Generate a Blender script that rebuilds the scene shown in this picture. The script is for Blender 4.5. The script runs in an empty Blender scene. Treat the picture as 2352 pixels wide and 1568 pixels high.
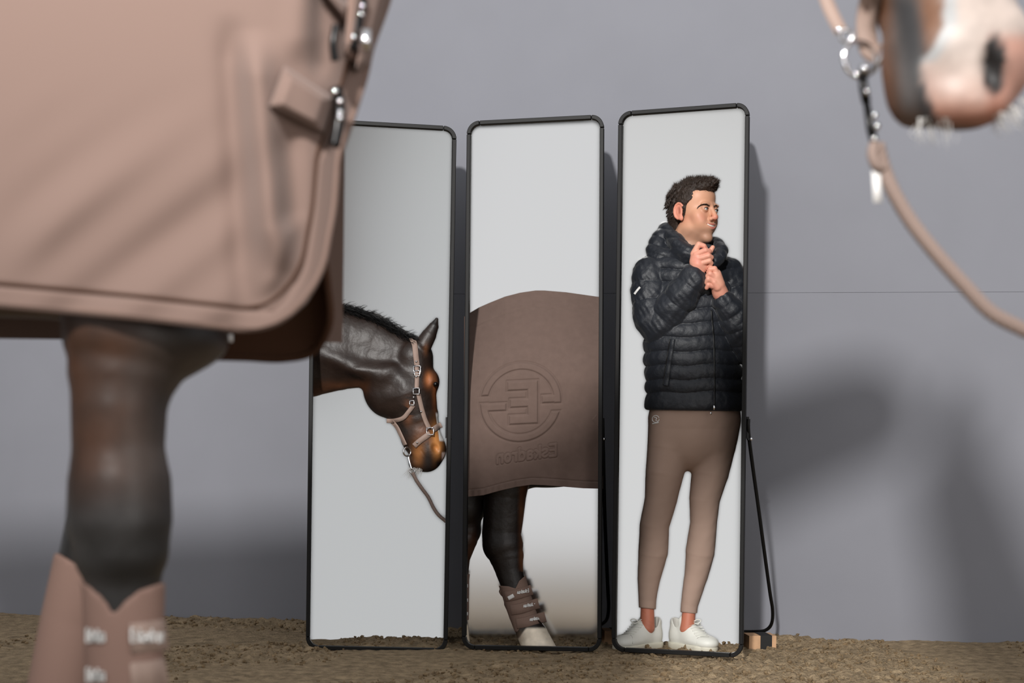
import bpy, math, random
import numpy as np
from mathutils import Matrix, Vector
random.seed(7); rng = np.random.default_rng(7)
S = bpy.context.scene
C = S.collection
# ------------------------------------------------------------------ camera
FPX, CX, HY, CH, RL = 3267.0, 1176.0, 1000.0, 0.81, 0.0116
cam = bpy.data.cameras.new('camera'); camo = bpy.data.objects.new('camera', cam); C.objects.link(camo)
cam.sensor_width = 36.0; cam.lens = FPX / 2352 * 36.0
cam.shift_y = (HY - 784.0) / 2352.0
ca, sa = math.cos(RL), math.sin(RL)
XA, YA = Vector((ca, 0, sa)), Vector((-sa, 0, ca))
camo.matrix_world = Matrix(((ca, -sa, 0, 0), (0, 0, -1, 0), (sa, ca, 0, CH), (0, 0, 0, 1)))
cam.dof.use_dof = True; cam.dof.focus_distance = 5.35; cam.dof.aperture_fstop = 3.0
S.camera = camo
# ------------------------------------------------------------------ light and exposure
S.view_settings.view_transform = 'Standard'; S.view_settings.look = 'None'
S.view_settings.gamma = 1.0; S.view_settings.use_curve_mapping = False; S.view_settings.exposure = 0.0
W = bpy.data.worlds.new('hall_light'); S.world = W; W.use_nodes = True
W.node_tree.nodes['Background'].inputs[0].default_value = (0.985, 0.99, 1.0, 1)
W.node_tree.nodes['Background'].inputs[1].default_value = 0.68
def lamp(name, kind, loc, target, energy, **kw):
    l = bpy.data.lights.new(name, kind); l.energy = energy
    for k, v in kw.items(): setattr(l, k, v)
    o = bpy.data.objects.new(name, l); C.objects.link(o); o.location = loc
    o.rotation_euler = (Vector(target) - Vector(loc)).to_track_quat('-Z', 'Y').to_euler()
    return o
lamp('added_fill_light', 'AREA', (1.9, -0.5, 1.5), (0.3, 5.3, 0.7), 26, shape='RECTANGLE', size=1.4, size_y=1.4, color=(1.0, 0.96, 0.92))  # added unseen fill, brightens the dim lower halves of the mirror figures
lamp('key_spotlight', 'SPOT', (-1.15, -2.0, 3.68), (0.3, 6.0, 2.05), 2250, spot_size=math.radians(62), spot_blend=0.8, shadow_soft_size=0.17, color=(1.0, 0.98, 0.95))
# ------------------------------------------------------------------ helpers
def Pn(px, py, d):
    px = np.asarray(px, float); py = np.asarray(py, float); d = np.asarray(d, float)
    xc = (px - CX) / FPX * d; yc = -(py - HY) / FPX * d
    x = ca * xc - sa * yc; z = CH + sa * xc + ca * yc
    return np.stack(np.broadcast_arrays(x, d + 0 * x, z), -1)
def P(px, py, d): return Pn(px, py, d)
def proj(X, Y, Z):
    z = Z - CH
    xc = ca * X + sa * z; yc = -sa * X + ca * z
    return CX + FPX * xc / Y, HY - FPX * yc / Y
def srgb(r, g, b):
    f = lambda c: (c/255/12.92 if c/255 <= 0.04045 else ((c/255+0.055)/1.055)**2.4)
    return (f(r), f(g), f(b))
def mat(name, col, rough=0.6, metal=0.0, attr=False, bump=None, var=None, sheen=0.0, spec=0.5, aniso=None, sub=0.0, coat=0.0):
    m = bpy.data.materials.new(name); m.use_nodes = True; nt = m.node_tree; N = nt.nodes; L = nt.links
    b = N['Principled BSDF']
    b.inputs['Base Color'].default_value = (*col, 1); b.inputs['Roughness'].default_value = rough
    b.inputs['Metallic'].default_value = metal; b.inputs['Specular IOR Level'].default_value = spec
    b.inputs['Sheen Weight'].default_value = sheen; b.inputs['Coat Weight'].default_value = coat
    if sub:
        b.inputs['Subsurface Weight'].default_value = sub; b.inputs['Subsurface Radius'].default_value = (0.012, 0.005, 0.003)
        b.inputs['Subsurface Scale'].default_value = 1.0
    tc = N.new('ShaderNodeTexCoord')
    src = None
    if attr:
        a = N.new('ShaderNodeAttribute'); a.attribute_name = 'Col'; src = a.outputs['Color']
    if var:
        n = N.new('ShaderNodeTexNoise'); n.inputs['Scale'].default_value = var[0]; n.inputs['Detail'].default_value = 4
        L.new(tc.outputs['Object'], n.inputs['Vector'])
        r = N.new('ShaderNodeMapRange'); r.inputs['To Min'].default_value = 1 - var[1]; r.inputs['To Max'].default_value = 1 + var[1]
        r.inputs['From Min'].default_value = 0.3; r.inputs['From Max'].default_value = 0.7
        L.new(n.outputs['Fac'], r.inputs['Value'])
        v = N.new('ShaderNodeVectorMath'); v.operation = 'SCALE'; v.inputs[0].default_value = col
        if src: L.new(src, v.inputs[0])
        L.new(r.outputs[0], v.inputs['Scale']); src = v.outputs[0]
    if src: L.new(src, b.inputs['Base Color'])
    if bump:
        n = N.new('ShaderNodeTexNoise'); n.inputs['Scale'].default_value = bump[0]; n.inputs['Detail'].default_value = 5
        if aniso:
            mp = N.new('ShaderNodeMapping'); mp.inputs['Scale'].default_value = aniso
            L.new(tc.outputs['Object'], mp.inputs['Vector']); L.new(mp.outputs[0], n.inputs['Vector'])
        else: L.new(tc.outputs['Object'], n.inputs['Vector'])
        bp = N.new('ShaderNodeBump'); bp.inputs['Strength'].default_value = bump[1]; bp.inputs['Distance'].default_value = bump[2]
        L.new(n.outputs['Fac'], bp.inputs['Height']); L.new(bp.outputs[0], b.inputs['Normal'])
    return m
M = dict(
    wall=mat('grey wall paint', srgb(132, 133, 141), 0.75, var=(3, 0.03), bump=(120, 0.15, 0.001)),
    sand=mat('brown arena sand', srgb(150, 131, 105), 0.95, var=(26, 0.34), bump=(120, 1.0, 0.012), spec=0.15),
    clod=mat('damp sand clods', srgb(128, 109, 84), 0.95, var=(60, 0.35), bump=(400, 0.8, 0.002), spec=0.15),
    black=mat('black powder coated steel', srgb(12, 11, 11), 0.55, metal=0.0, spec=0.3, bump=(900, 0.1, 0.0003)),
    back=mat('black mirror backing', srgb(22, 22, 23), 0.8),
    fleece=mat('taupe fleece', srgb(120, 100, 92), 0.9, bump=(900, 0.25, 0.001), sheen=0.15, spec=0.15),
    fleece2=mat('taupe fleece trim', srgb(118, 97, 88), 0.9, bump=(700, 0.3, 0.001), sheen=0.15, spec=0.15),
    fleeced=mat('brown fleece lining', srgb(70, 48, 36), 0.95, spec=0.1, bump=(700, 0.3, 0.001)),
    fleecem=mat('brown taupe fleece', srgb(106, 89, 82), 0.92, bump=(800, 0.3, 0.0012), spec=0.12, var=(40, 0.05)),
    coat=mat('horse coat', (1, 1, 1), 0.46, attr=True, bump=(260, 0.25, 0.0012), aniso=(1, 1, 0.25), spec=0.45, var=(30, 0.15)),
    coatm=mat('bay horse coat', (1, 1, 1), 0.44, attr=True, bump=(16, 0.35, 0.014), spec=0.42, var=(22, 0.2)),
    mane=mat('black horse hair', srgb(16, 15, 15), 0.5),
    whisk=mat('white whiskers', srgb(225, 222, 218), 0.5),
    strap=mat('taupe webbing strap', srgb(150, 128, 117), 0.7, bump=(900, 0.3, 0.0006)),
    chrome=mat('polished steel', (0.82, 0.82, 0.84), 0.12, metal=1.0),
    gun=mat('dark metal clip', srgb(35, 34, 34), 0.3, metal=0.8),
    rope=mat('taupe braided rope', srgb(140, 121, 112), 0.85, bump=(300, 0.4, 0.001)),
    white=mat('white label', srgb(232, 230, 228), 0.6),
    skin=mat('skin', (1, 1, 1), 0.48, attr=True, sub=0.12, bump=(500, 0.1, 0.0005), spec=0.4),
    hair=mat('brown hair', srgb(46, 34, 27), 0.62, bump=(160, 0.8, 0.004), var=(60, 0.3)),
    hairl=mat('brown hair strands', srgb(60, 45, 36), 0.55),
    seam=mat('grey seam', srgb(150, 148, 140), 0.8),
    jacket=mat('navy quilted nylon', srgb(25, 29, 37), 0.52, bump=(55, 0.5, 0.006), spec=0.5, sheen=0.1),
    jackd=mat('black zip tape', srgb(12, 13, 15), 0.5),
    breech=mat('taupe riding breeches', srgb(168, 143, 129), 0.85, bump=(600, 0.15, 0.0006), spec=0.2),
    shoe=mat('white leather', srgb(226, 226, 218), 0.5, bump=(180, 0.12, 0.001)),
    sole=mat('off white rubber', srgb(212, 208, 192), 0.6),
    eyew=mat('eye', (1, 1, 1), 0.12, attr=True, coat=0.5),
    eyeb=mat('dark horse eye', srgb(14, 10, 9), 0.08),
    teeth=mat('teeth', srgb(236, 228, 214), 0.3),
    wood=mat('pale timber', srgb(196, 156, 120), 0.7, bump=(60, 0.3, 0.002), aniso=(1, 1, 9), var=(30, 0.12)),
    tape=mat('black tape', srgb(20, 19, 19), 0.6),
    hoof=mat('pale hoof', srgb(190, 170, 150), 0.6, attr=False),
    boot=mat('taupe tendon boot', srgb(134, 108, 98), 0.8, bump=(500, 0.3, 0.001), spec=0.2),
    bootm=mat('taupe brown tendon boot', srgb(128, 105, 94), 0.8, bump=(500, 0.3, 0.001), spec=0.2),
)
def link(o, parent=None):
    C.objects.link(o)
    if parent: o.parent = parent
    return o
def tag(o, label, cat=None, group=None):
    o['label'] = label
    if cat: o['category'] = cat
    if group: o['group'] = group
    return o
def thing(name, loc, label, cat, group=None):
    o = bpy.data.objects.new(name, None); C.objects.link(o); o.location = loc; o.empty_display_size = 0.1
    return tag(o, label, cat, group)
def mesh(name, V, F, m, parent=None, col=None, smooth=True, kind=None, label=None):
    """V (n,3) world positions, F (m,3|4) int array or list of index tuples"""
    V = np.asarray(V, np.float32).reshape(-1, 3)
    if parent is not None: V = V - np.array(parent_loc(parent), np.float32)
    me = bpy.data.meshes.new(name)
    if isinstance(F, np.ndarray):
        k = F.shape[1]; me.vertices.add(len(V)); me.vertices.foreach_set('co', V.ravel())
        me.loops.add(F.size); me.loops.foreach_set('vertex_index', F.astype(np.int32).ravel())
        me.polygons.add(len(F)); me.polygons.foreach_set('loop_start', np.arange(0, F.size, k, dtype=np.int32))
        me.polygons.foreach_set('loop_total', np.full(len(F), k, np.int32))
        me.update(calc_edges=True)
    else:
        me.from_pydata(V.tolist(), [], F); me.update()
    me.polygons.foreach_set('use_smooth', np.full(len(me.polygons), smooth))
    if col is not None:
        a = me.color_attributes.new('Col', 'FLOAT_COLOR', 'POINT')
        c = np.ones((len(V), 4), np.float32); c[:, :3] = col; a.data.foreach_set('color', c.ravel())
    me.materials.append(m)
    o = bpy.data.objects.new(name, me); link(o, parent)
    if kind: o['kind'] = kind
    if label: o['label'] = label
    return o
def parent_loc(p):
    v = Vector((0, 0, 0))
    while p is not None: v = v + p.location; p = p.parent
    return v
class MB:
    def __init__(s): s.v = []; s.f = []; s.n = 0
    def add(s, V, F):
        V = np.asarray(V, float).reshape(-1, 3); s.v.append(V)
        s.f += [tuple(int(i) + s.n for i in f) for f in F]; s.n += len(V)
    def tube(s, pts, r, k=8, cap=True):
        pts = np.asarray(pts, float); n = len(pts)
        r = np.broadcast_to(np.asarray(r, float), (n,))
        T = np.gradient(pts, axis=0); T /= np.linalg.norm(T, axis=1)[:, None] + 1e-12
        up = np.array([0, 0, 1.0]) if abs(T[0][2]) < 0.9 else np.array([0, 1.0, 0])
        A = np.cross(T[0], up); A /= np.linalg.norm(A)
        rings = []
        for i in range(n):
            A = A - T[i] * A.dot(T[i]); A /= np.linalg.norm(A) + 1e-12
            B = np.cross(T[i], A)
            a = np.arange(k) / k * 2 * math.pi
            rings.append(pts[i] + r[i] * (np.cos(a)[:, None] * A + np.sin(a)[:, None] * B))
        F = [(i*k+j, i*k+(j+1) % k, (i+1)*k+(j+1) % k, (i+1)*k+j) for i in range(n-1) for j in range(k)]
        if cap: F += [tuple(range(k))[::-1], tuple((n-1)*k + j for j in range(k))]
        s.add(np.concatenate(rings), F)
    def box(s, c, h, R=None):
        R = np.eye(3) if R is None else np.asarray(R)
        q = np.array([[x, y, z] for x in (-1, 1) for y in (-1, 1) for z in (-1, 1)], float) * np.asarray(h)
        s.add(q @ R.T + np.asarray(c), [(0, 1, 3, 2), (4, 6, 7, 5), (0, 4, 5, 1), (2, 3, 7, 6), (0, 2, 6, 4), (1, 5, 7, 3)])
    def ball(s, c, r, n=12, m=8):
        r = np.broadcast_to(np.asarray(r, float), (3,)); V = []; F = []
        for i in range(m + 1):
            for j in range(n):
                t, p = math.pi * i / m, 2 * math.pi * j / n
                V.append((math.sin(t)*math.cos(p)*r[0], math.sin(t)*math.sin(p)*r[1], math.cos(t)*r[2]))
        for i in range(m):
            for j in range(n): F.append((i*n+j, (i+1)*n+j, (i+1)*n+(j+1) % n, i*n+(j+1) % n))
        s.add(np.array(V) + np.asarray(c), F)
    def ring(s, c, R, r, A=(1, 0, 0), B=(0, 0, 1), n=28, k=8, sx=1, sy=1):
        A = np.asarray(A, float); B = np.asarray(B, float)
        a = np.arange(n) / n * 2 * math.pi; nn = np.cross(A, B); V = []
        for t in a:
            d = math.cos(t)*A*sx + math.sin(t)*B*sy; dn = d/np.linalg.norm(d)
            for j in range(k):
                u = 2*math.pi*j/k; V.append(np.asarray(c) + R*d + r*(math.cos(u)*dn + math.sin(u)*nn))
        s.add(V, [(i*k+j, ((i+1) % n)*k+j, ((i+1) % n)*k+(j+1) % k, i*k+(j+1) % k) for i in range(n) for j in range(k)])
    def build(s, name, m, parent=None, **kw):
        return mesh(name, np.concatenate(s.v), s.f, m, parent, **kw)
def grid_faces(nu, nv):
    i = np.arange(nu - 1)[:, None]; j = np.arange(nv - 1)[None, :]; a = i * nv + j
    return np.stack([a, a + nv, a + nv + 1, a + 1], -1).reshape(-1, 4)
def sheet(name, G, m, parent=None, th=0.0, **kw):
    """G (nu,nv,3) -> surface, with a second layer th behind (away from the camera) closed at the rim"""
    nu, nv = G.shape[:2]; F = grid_faces(nu, nv)[:, ::-1]
    if not th: return mesh(name, G, F, m, parent, **kw)
    G2 = G.copy(); G2[..., 1] += th; n = nu * nv
    rim = [(i, 0) for i in range(nu)] + [(nu-1, j) for j in range(1, nv)] + [(i, nv-1) for i in range(nu-2, -1, -1)] + [(0, j) for j in range(nv-2, 0, -1)]
    ids = np.array([i*nv+j for i, j in rim]); nx = np.roll(ids, -1)
    R = np.stack([ids, nx, nx + n, ids + n], 1)
    return mesh(name, np.concatenate([G.reshape(-1, 3), G2.reshape(-1, 3)]), np.concatenate([F, F[:, ::-1] + n, R]), m, parent, **kw)
def interp(pts, n=None, smooth=True):
    """Catmull-Rom through rows of pts"""
    p = np.asarray(pts, float); k = len(p); n = n or (k-1)*8+1
    t = np.linspace(0, k-1-1e-9, n); i = t.astype(int); u = (t-i)[:, None]
    g = lambda a: p[np.clip(a, 0, k-1)]
    if not smooth: return g(i)*(1-u)+g(i+1)*u
    p0, p1, p2, p3 = g(i-1), g(i), g(i+1), g(i+2)
    return 0.5*((2*p1)+(p2-p0)*u+(2*p0-5*p1+4*p2-p3)*u*u+(3*p1-p0-3*p2+p3)*u**3)
def fbm(X, Y, Z, f, seed=0, octv=3):
    """cheap smooth pseudo noise, sum of rotated sines"""
    r = np.random.default_rng(seed); o = 0; amp = 1; tot = 0
    for _ in range(octv):
        for _ in range(3):
            k = r.normal(size=3); k = k/np.linalg.norm(k)*f*(0.7+0.6*r.random()); o = o + amp*np.sin(X*k[0]+Y*k[1]+Z*k[2]+r.random()*6.28)
        tot += 3*amp; amp *= 0.55; f *= 2.03
    return o/tot*1.7
class Field:
    def __init__(s, lo, hi, h):
        s.lo = np.array(lo, float); s.h = h; s.n = np.ceil((np.array(hi) - s.lo) / h).astype(int) + 1
        s.ax = [(s.lo[i] + h*np.arange(s.n[i])).astype(np.float32) for i in range(3)]
        s.F = np.full(s.n, 0.5, np.float32); s.xp = 0.0
    def reg(s, lo, hi):
        a = np.clip(np.floor((np.array(lo)-s.lo)/s.h).astype(int), 0, s.n); b = np.clip(np.ceil((np.array(hi)-s.lo)/s.h).astype(int)+1, 0, s.n)
        sl = tuple(slice(int(x), int(y)) for x, y in zip(a, b))
        X = s.ax[0][sl[0]][:, None, None]; Y = s.ax[1][sl[1]][None, :, None]; Z = s.ax[2][sl[2]][None, None, :]
        return sl, X, Y, Z
    def comb(s, sl, d, k, op):
        A = s.F[sl]
        if A.size == 0: return
        if op == 'sub': d = -d
        if op == 'add':
            if k > 0:
                h = np.maximum(k-np.abs(A-d), 0)/k; s.F[sl] = np.minimum(A, d)-h*h*k*0.25
            else: s.F[sl] = np.minimum(A, d)
        else:
            if k > 0:
                h = np.maximum(k-np.abs(A-d), 0)/k; s.F[sl] = np.maximum(A, d)+h*h*k*0.25
            else: s.F[sl] = np.maximum(A, d)
    def cone(s, a, b, ra, rb, k=0.0, op='add', sq=1.0, disp=None):
        """round cone a->b; sq>1 flattens it along the depth (y) axis"""
        a = np.array(a, float); b = np.array(b, float); R = max(ra, rb); pad = R + max(k, s.xp) + 3*s.h + (0.02 if disp else 0)
        sl, X, Y, Z = s.reg(np.minimum(a, b)-pad, np.maximum(a, b)+pad)
        yc = 0.5*(a[1]+b[1])
        ay, by, Yq = a[1], b[1], Y
        v = b-a; L2 = v.dot(v)+1e-12
        t = np.clip(((X-a[0])*v[0]+(Y-a[1])*v[1]+(Z-a[2])*v[2])/L2, 0, 1)
        d = np.sqrt((X-a[0]-t*v[0])**2+(sq*(Y-a[1]-t*v[1]))**2+(Z-a[2]-t*v[2])**2)-(ra+(rb-ra)*t)
        if disp is not None: d = d-disp(X, Y, Z, t, math.sqrt(L2))
        s.comb(sl, d.astype(np.float32), k, op)
    def chain(s, pts, k=0.0, **kw):
        op = kw.pop('op', 'add'); c = np.array([p[0] for p in pts], float); R = max(p[1] for p in pts); pad = R+2*k+3*s.h+0.02
        sl, X, Y, Z = s.reg(c.min(0)-pad, c.max(0)+pad); old = s.F[sl].copy()
        if old.size == 0: return
        s.F[sl] = 0.5; s.xp = 2*k
        for p, q in zip(pts[:-1], pts[1:]): s.cone(p[0], q[0], p[1], q[1], 0.0, **kw)
        s.xp = 0.0; new = s.F[sl].copy(); s.F[sl] = old; s.comb(sl, new, k, op)
    def ell(s, c, r, k=0.0, op='add', R=None, disp=None):
        c = np.array(c, float); r = np.array(r, float); pad = r.max()+k+3*s.h+(0.02 if disp else 0)
        sl, X, Y, Z = s.reg(c-pad, c+pad); X = X-c[0]; Y = Y-c[1]; Z = Z-c[2]
        if R is None: q = (X, Y, Z)
        else: q = tuple(X*R[i][0]+Y*R[i][1]+Z*R[i][2] for i in range(3))
        k0 = np.sqrt((q[0]/r[0])**2+(q[1]/r[1])**2+(q[2]/r[2])**2)+1e-6
        k1 = np.sqrt((q[0]/r[0]**2)**2+(q[1]/r[1]**2)**2+(q[2]/r[2]**2)**2)+1e-6
        d = k0*(k0-1)/k1
        if disp is not None: d = d-disp(X+c[0], Y+c[1], Z+c[2], 0, 0)
        s.comb(sl, d.astype(np.float32), k, op)
    def full(s, fn, op='cut', k=0.0):
        X = s.ax[0][:, None, None]; Y = s.ax[1][None, :, None]; Z = s.ax[2][None, None, :]
        d = np.broadcast_to(fn(X, Y, Z), s.F.shape).astype(np.float32)
        s.comb(tuple(slice(None) for _ in range(3)), d, k, op)
    def surf(s):
        F = s.F; nx, ny, nz = F.shape; neg = F < 0
        c = np.zeros((nx-1, ny-1, nz-1), np.int8)
        for i in (0, 1):
            for j in (0, 1):
                for k in (0, 1): c += neg[i:nx-1+i, j:ny-1+j, k:nz-1+k]
        act = np.argwhere((c > 0) & (c < 8)); idm = np.full(c.shape, -1, np.int32); idm[tuple(act.T)] = np.arange(len(act))
        cor = [(i, j, k) for i in (0, 1) for j in (0, 1) for k in (0, 1)]
        val = [F[act[:, 0]+i, act[:, 1]+j, act[:, 2]+k] for i, j, k in cor]
        acc = np.zeros((len(act), 3)); cnt = np.zeros(len(act))
        for a in range(8):
            for b in range(a+1, 8):
                if sum(abs(cor[a][q]-cor[b][q]) for q in range(3)) != 1: continue
                m = (val[a] < 0) != (val[b] < 0); t = val[a][m]/(val[a][m]-val[b][m])
                pa = np.array(cor[a], float); pb = np.array(cor[b], float)
                acc[m] += pa+(pb-pa)*t[:, None]; cnt[m] += 1
        V = (act+acc/cnt[:, None])*s.h+s.lo
        Q = []
        e = np.argwhere(neg[:-1, 1:-1, 1:-1] != neg[1:, 1:-1, 1:-1]); x, y, z = e.T; y = y+1; z = z+1
        q = np.stack([idm[x, y-1, z-1], idm[x, y, z-1], idm[x, y, z], idm[x, y-1, z]], 1); fl = neg[x, y, z]; q[~fl] = q[~fl][:, ::-1]; Q.append(q)
        e = np.argwhere(neg[1:-1, :-1, 1:-1] != neg[1:-1, 1:, 1:-1]); x, y, z = e.T; x = x+1; z = z+1
        q = np.stack([idm[x-1, y, z-1], idm[x, y, z-1], idm[x, y, z], idm[x-1, y, z]], 1); fl = neg[x, y, z]; q[fl] = q[fl][:, ::-1]; Q.append(q)
        e = np.argwhere(neg[1:-1, 1:-1, :-1] != neg[1:-1, 1:-1, 1:]); x, y, z = e.T; x = x+1; y = y+1
        q = np.stack([idm[x-1, y-1, z], idm[x, y-1, z], idm[x, y, z], idm[x-1, y, z]], 1); fl = neg[x, y, z]; q[~fl] = q[~fl][:, ::-1]; Q.append(q)
        return V, np.concatenate(Q)
    def build(s, name, m, parent=None, colf=None, **kw):
        V, Q = s.surf()
        return mesh(name, V, Q, m, parent, col=None if colf is None else colf(V), **kw)
    def cast(s, px, py, d0, d1, miss=None):
        """depth where the ray through (px,py) first meets the surface"""
        ds = np.arange(d0, d1, s.h*0.5); Q = Pn(px, py, ds); I = np.round((Q-s.lo)/s.h).astype(int)
        ok = ((I >= 0) & (I < s.n)).all(1); v = np.full(len(ds), 0.5); v[ok] = s.F[tuple(I[ok].T)]
        h = np.argmax(v < 0)
        return ds[h] if v[h] < 0 else (miss if miss is not None else None)
def ribbon(mb, F, pts, w, d0, d1, th=0.004, lift=0.002, n=None, miss=None, closed=False, smooth=True):
    """flat strap along image-space pts laid on the surface of field F"""
    p = interp(pts, n or max(8, len(pts)*6), smooth); t = np.gradient(p, axis=0); t /= np.linalg.norm(t, axis=1)[:, None]+1e-9
    nn = np.stack([-t[:, 1], t[:, 0]], 1); D = np.zeros((len(p), 3)); last = miss
    for i in range(len(p)):
        for j, o in enumerate((-0.5, 0, 0.5)):
            q = p[i]+nn[i]*w*o; d = F.cast(q[0], q[1], d0, d1)
            D[i, j] = np.nan if d is None else d
    c = D[:, 1].copy(); idx = np.arange(len(p)); ok = ~np.isnan(c)
    if not ok.any(): c[:] = miss or 0.5*(d0+d1)
    else: c = np.interp(idx, idx[ok], c[ok])
    D = np.where(np.isnan(D), c[:, None]+0.006, D); D = np.minimum(D, c[:, None]+0.012)
    for _ in range(2): D[1:-1] = 0.25*D[:-2]+0.5*D[1:-1]+0.25*D[2:]
    V = []
    for i in range(len(p)):
        L = [P(*(p[i]+nn[i]*w*o), D[i, j]-lift) for j, o in enumerate((-0.5, 0, 0.5))]
        T = [P(*(p[i]+nn[i]*w*o), D[i, j]-lift-th) for j, o in enumerate((-0.46, 0, 0.46))]
        V += [T[0], T[1], T[2], L[2], L[1], L[0]]
    m = len(p); Fc = [(i*6+j, i*6+(j+1) % 6, (i+1)*6+(j+1) % 6, (i+1)*6+j) for i in range(m-1) for j in range(6)]
    Fc += [tuple(range(6))[::-1], tuple((m-1)*6+j for j in range(6))]
    mb.add(V, Fc); return p, D
def on(F, px, py, d0, d1, lift=0.0, miss=None):
    d = F.cast(px, py, d0, d1, miss); return P(px, py, d-lift)
def strands(name, roots, tips, r, m, parent, bend=0.0, k=3, seg=4, **kw):
    roots = np.asarray(roots, float); tips = np.asarray(tips, float); n = len(roots)
    V = []; F = []; ax = tips-roots; ln = np.linalg.norm(ax, axis=1)[:, None]; T = ax/(ln+1e-9)
    A = np.cross(T, rng.normal(size=(n, 3))); A /= np.linalg.norm(A, axis=1)[:, None]; B = np.cross(T, A)
    bd = rng.normal(size=(n, 3))*bend*ln
    for i in range(seg+1):
        u = i/seg; c = roots+ax*u+bd*math.sin(u*math.pi)
        rr = r*(1-u*0.9)
        for j in range(k):
            a = 2*math.pi*j/k; V.append(c+rr*(math.cos(a)*A+math.sin(a)*B))
    V = np.stack(V, 1)                       # n, (seg+1)*k, 3
    f = np.array([(i*k+j, i*k+(j+1) % k, (i+1)*k+(j+1) % k, (i+1)*k+j) for i in range(seg) for j in range(k)])
    Fc = (np.arange(n)[:, None, None]*((seg+1)*k)+f[None]).reshape(-1, 4)
    return mesh(name, V.reshape(-1, 3), Fc, m, parent, **kw)
# stroke letters, unit height, x to the right
def arc(cx, cy, rx, ry, a0, a1, n=9): return [(cx+rx*math.cos(math.radians(a0+(a1-a0)*i/n)), cy+ry*math.sin(math.radians(a0+(a1-a0)*i/n))) for i in range(n+1)]
FONT = {
 'E': (0.62, [[(.55, 1), (.08, 1), (.08, 0), (.55, 0)], [(.08, .52), (.5, .52)]]),
 's': (0.52, [[(.44, .58)]+arc(.26, .53, .17, .14, 40, 230)+arc(.26, .19, .18, .16, 50, -150)]),
 'k': (0.54, [[(.08, 1), (.08, 0)], [(.42, .66), (.08, .3)], [(.2, .42), (.46, 0)]]),
 'a': (0.58, [[(.1, .56)]+arc(.28, .5, .17, .17, 120, 0)+[(.45, 0)], arc(.27, .2, .18, .19, 80, 380, 12)]),
 'd': (0.6, [[(.48, 1), (.48, 0)], arc(.28, .33, .2, .32, 40, 330, 14)]),
 'r': (0.4, [[(.08, .66), (.08, 0)], arc(.3, .38, .22, .27, 175, 80, 6)]),
 'o': (0.6, [arc(.29, .33, .21, .33, 0, 360, 16)]),
 'n': (0.58, [[(.08, .66), (.08, 0)], arc(.27, .4, .19, .26, 180, 0, 9)+[(.46, 0)]]),
}
def word(txt):
    x = 0; out = []
    for ch in txt:
        w, st = FONT[ch]; out += [[(a+x, b) for a, b in s_] for s_ in st]; x += w+0.07
    return x-0.07, out
def seg_dist(X, Y, strokes):
    d = np.full(np.broadcast(X, Y).shape, 1e9)
    for st in strokes:
        for (a, b), (c, e) in zip(st[:-1], st[1:]):
            vx, vy = c-a, e-b; L = vx*vx+vy*vy+1e-9; t = np.clip(((X-a)*vx+(Y-b)*vy)/L, 0, 1)
            d = np.minimum(d, np.hypot(X-a-t*vx, Y-b-t*vy))
    return d
sstep = lambda x: (lambda t: t*t*(3-2*t))(np.clip(x, 0, 1))
def pane_mat(r, g, b):
    m = bpy.data.materials.new('silvered mirror'); m.use_nodes = True; nt = m.node_tree
    gl = nt.nodes.new('ShaderNodeBsdfAnisotropic'); gl.distribution = 'BECKMANN'
    gl.inputs['Color'].default_value = (r, g, b, 1); gl.inputs['Roughness'].default_value = 0.13
    nt.links.new(gl.outputs[0], nt.nodes['Material Output'].inputs[0]); return m
# ------------------------------------------------------------------ setting: wall, sand floor
WA = np.array([-2.28, 6.33]); WB = np.array([2.04, 5.67]); WU = (WB-WA)/np.linalg.norm(WB-WA); WN = np.array([WU[1], -WU[0]])
def wallp(t, z, off=0.0): q = 0.5*(WA+WB)+WU*t+WN*off; return (q[0], q[1], z)
mb = MB()
for z0, z1 in ((-0.3, 1.4055), (1.4070, 4.2)):      # two boards, one hairline joint between them
    V = [wallp(t, z, o) for o in (0, -0.15) for t in (-7, 7) for z in (z0, z1)]
    mb.add(V, [(0, 2, 3, 1), (4, 5, 7, 6), (0, 1, 5, 4), (2, 6, 7, 3), (1, 3, 7, 5), (0, 4, 6, 2)])
V = [wallp(t, z, o) for o in (-0.003, -0.14) for t in (-7, 7) for z in (1.40, 1.41)]
mb.add(V, [(0, 2, 3, 1), (4, 5, 7, 6), (0, 1, 5, 4), (2, 6, 7, 3), (1, 3, 7, 5), (0, 4, 6, 2)])
o = mb.build('wall_back', M['wall'], smooth=False, kind='structure'); o['label'] = 'smooth grey painted back wall of the riding hall'
def dense(a, lo, hi, b, hc, hf): return np.concatenate([np.arange(a, lo, hc), np.arange(lo, hi, hf), np.arange(hi, b+hc, hc)])
gx = dense(-6.6, -2.5, 2.4, 6.6, 0.12, 0.0085); gy = dense(-2.4, 3.5, 6.4, 7.3, 0.12, 0.0085)
GX, GY = np.meshgrid(gx, gy, indexing='ij')
def vnoise(X, Y, f, seed):
    r = np.random.default_rng(seed); T = r.random((256, 256)); x = X*f+500; y = Y*f+500
    xi = np.floor(x).astype(int); yi = np.floor(y).astype(int); u = sstep(x-xi); v = sstep(y-yi)
    g = lambda i, j: T[i % 256, j % 256]
    return (g(xi, yi)*(1-u)+g(xi+1, yi)*u)*(1-v)+(g(xi, yi+1)*(1-u)+g(xi+1, yi+1)*u)*v
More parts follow.
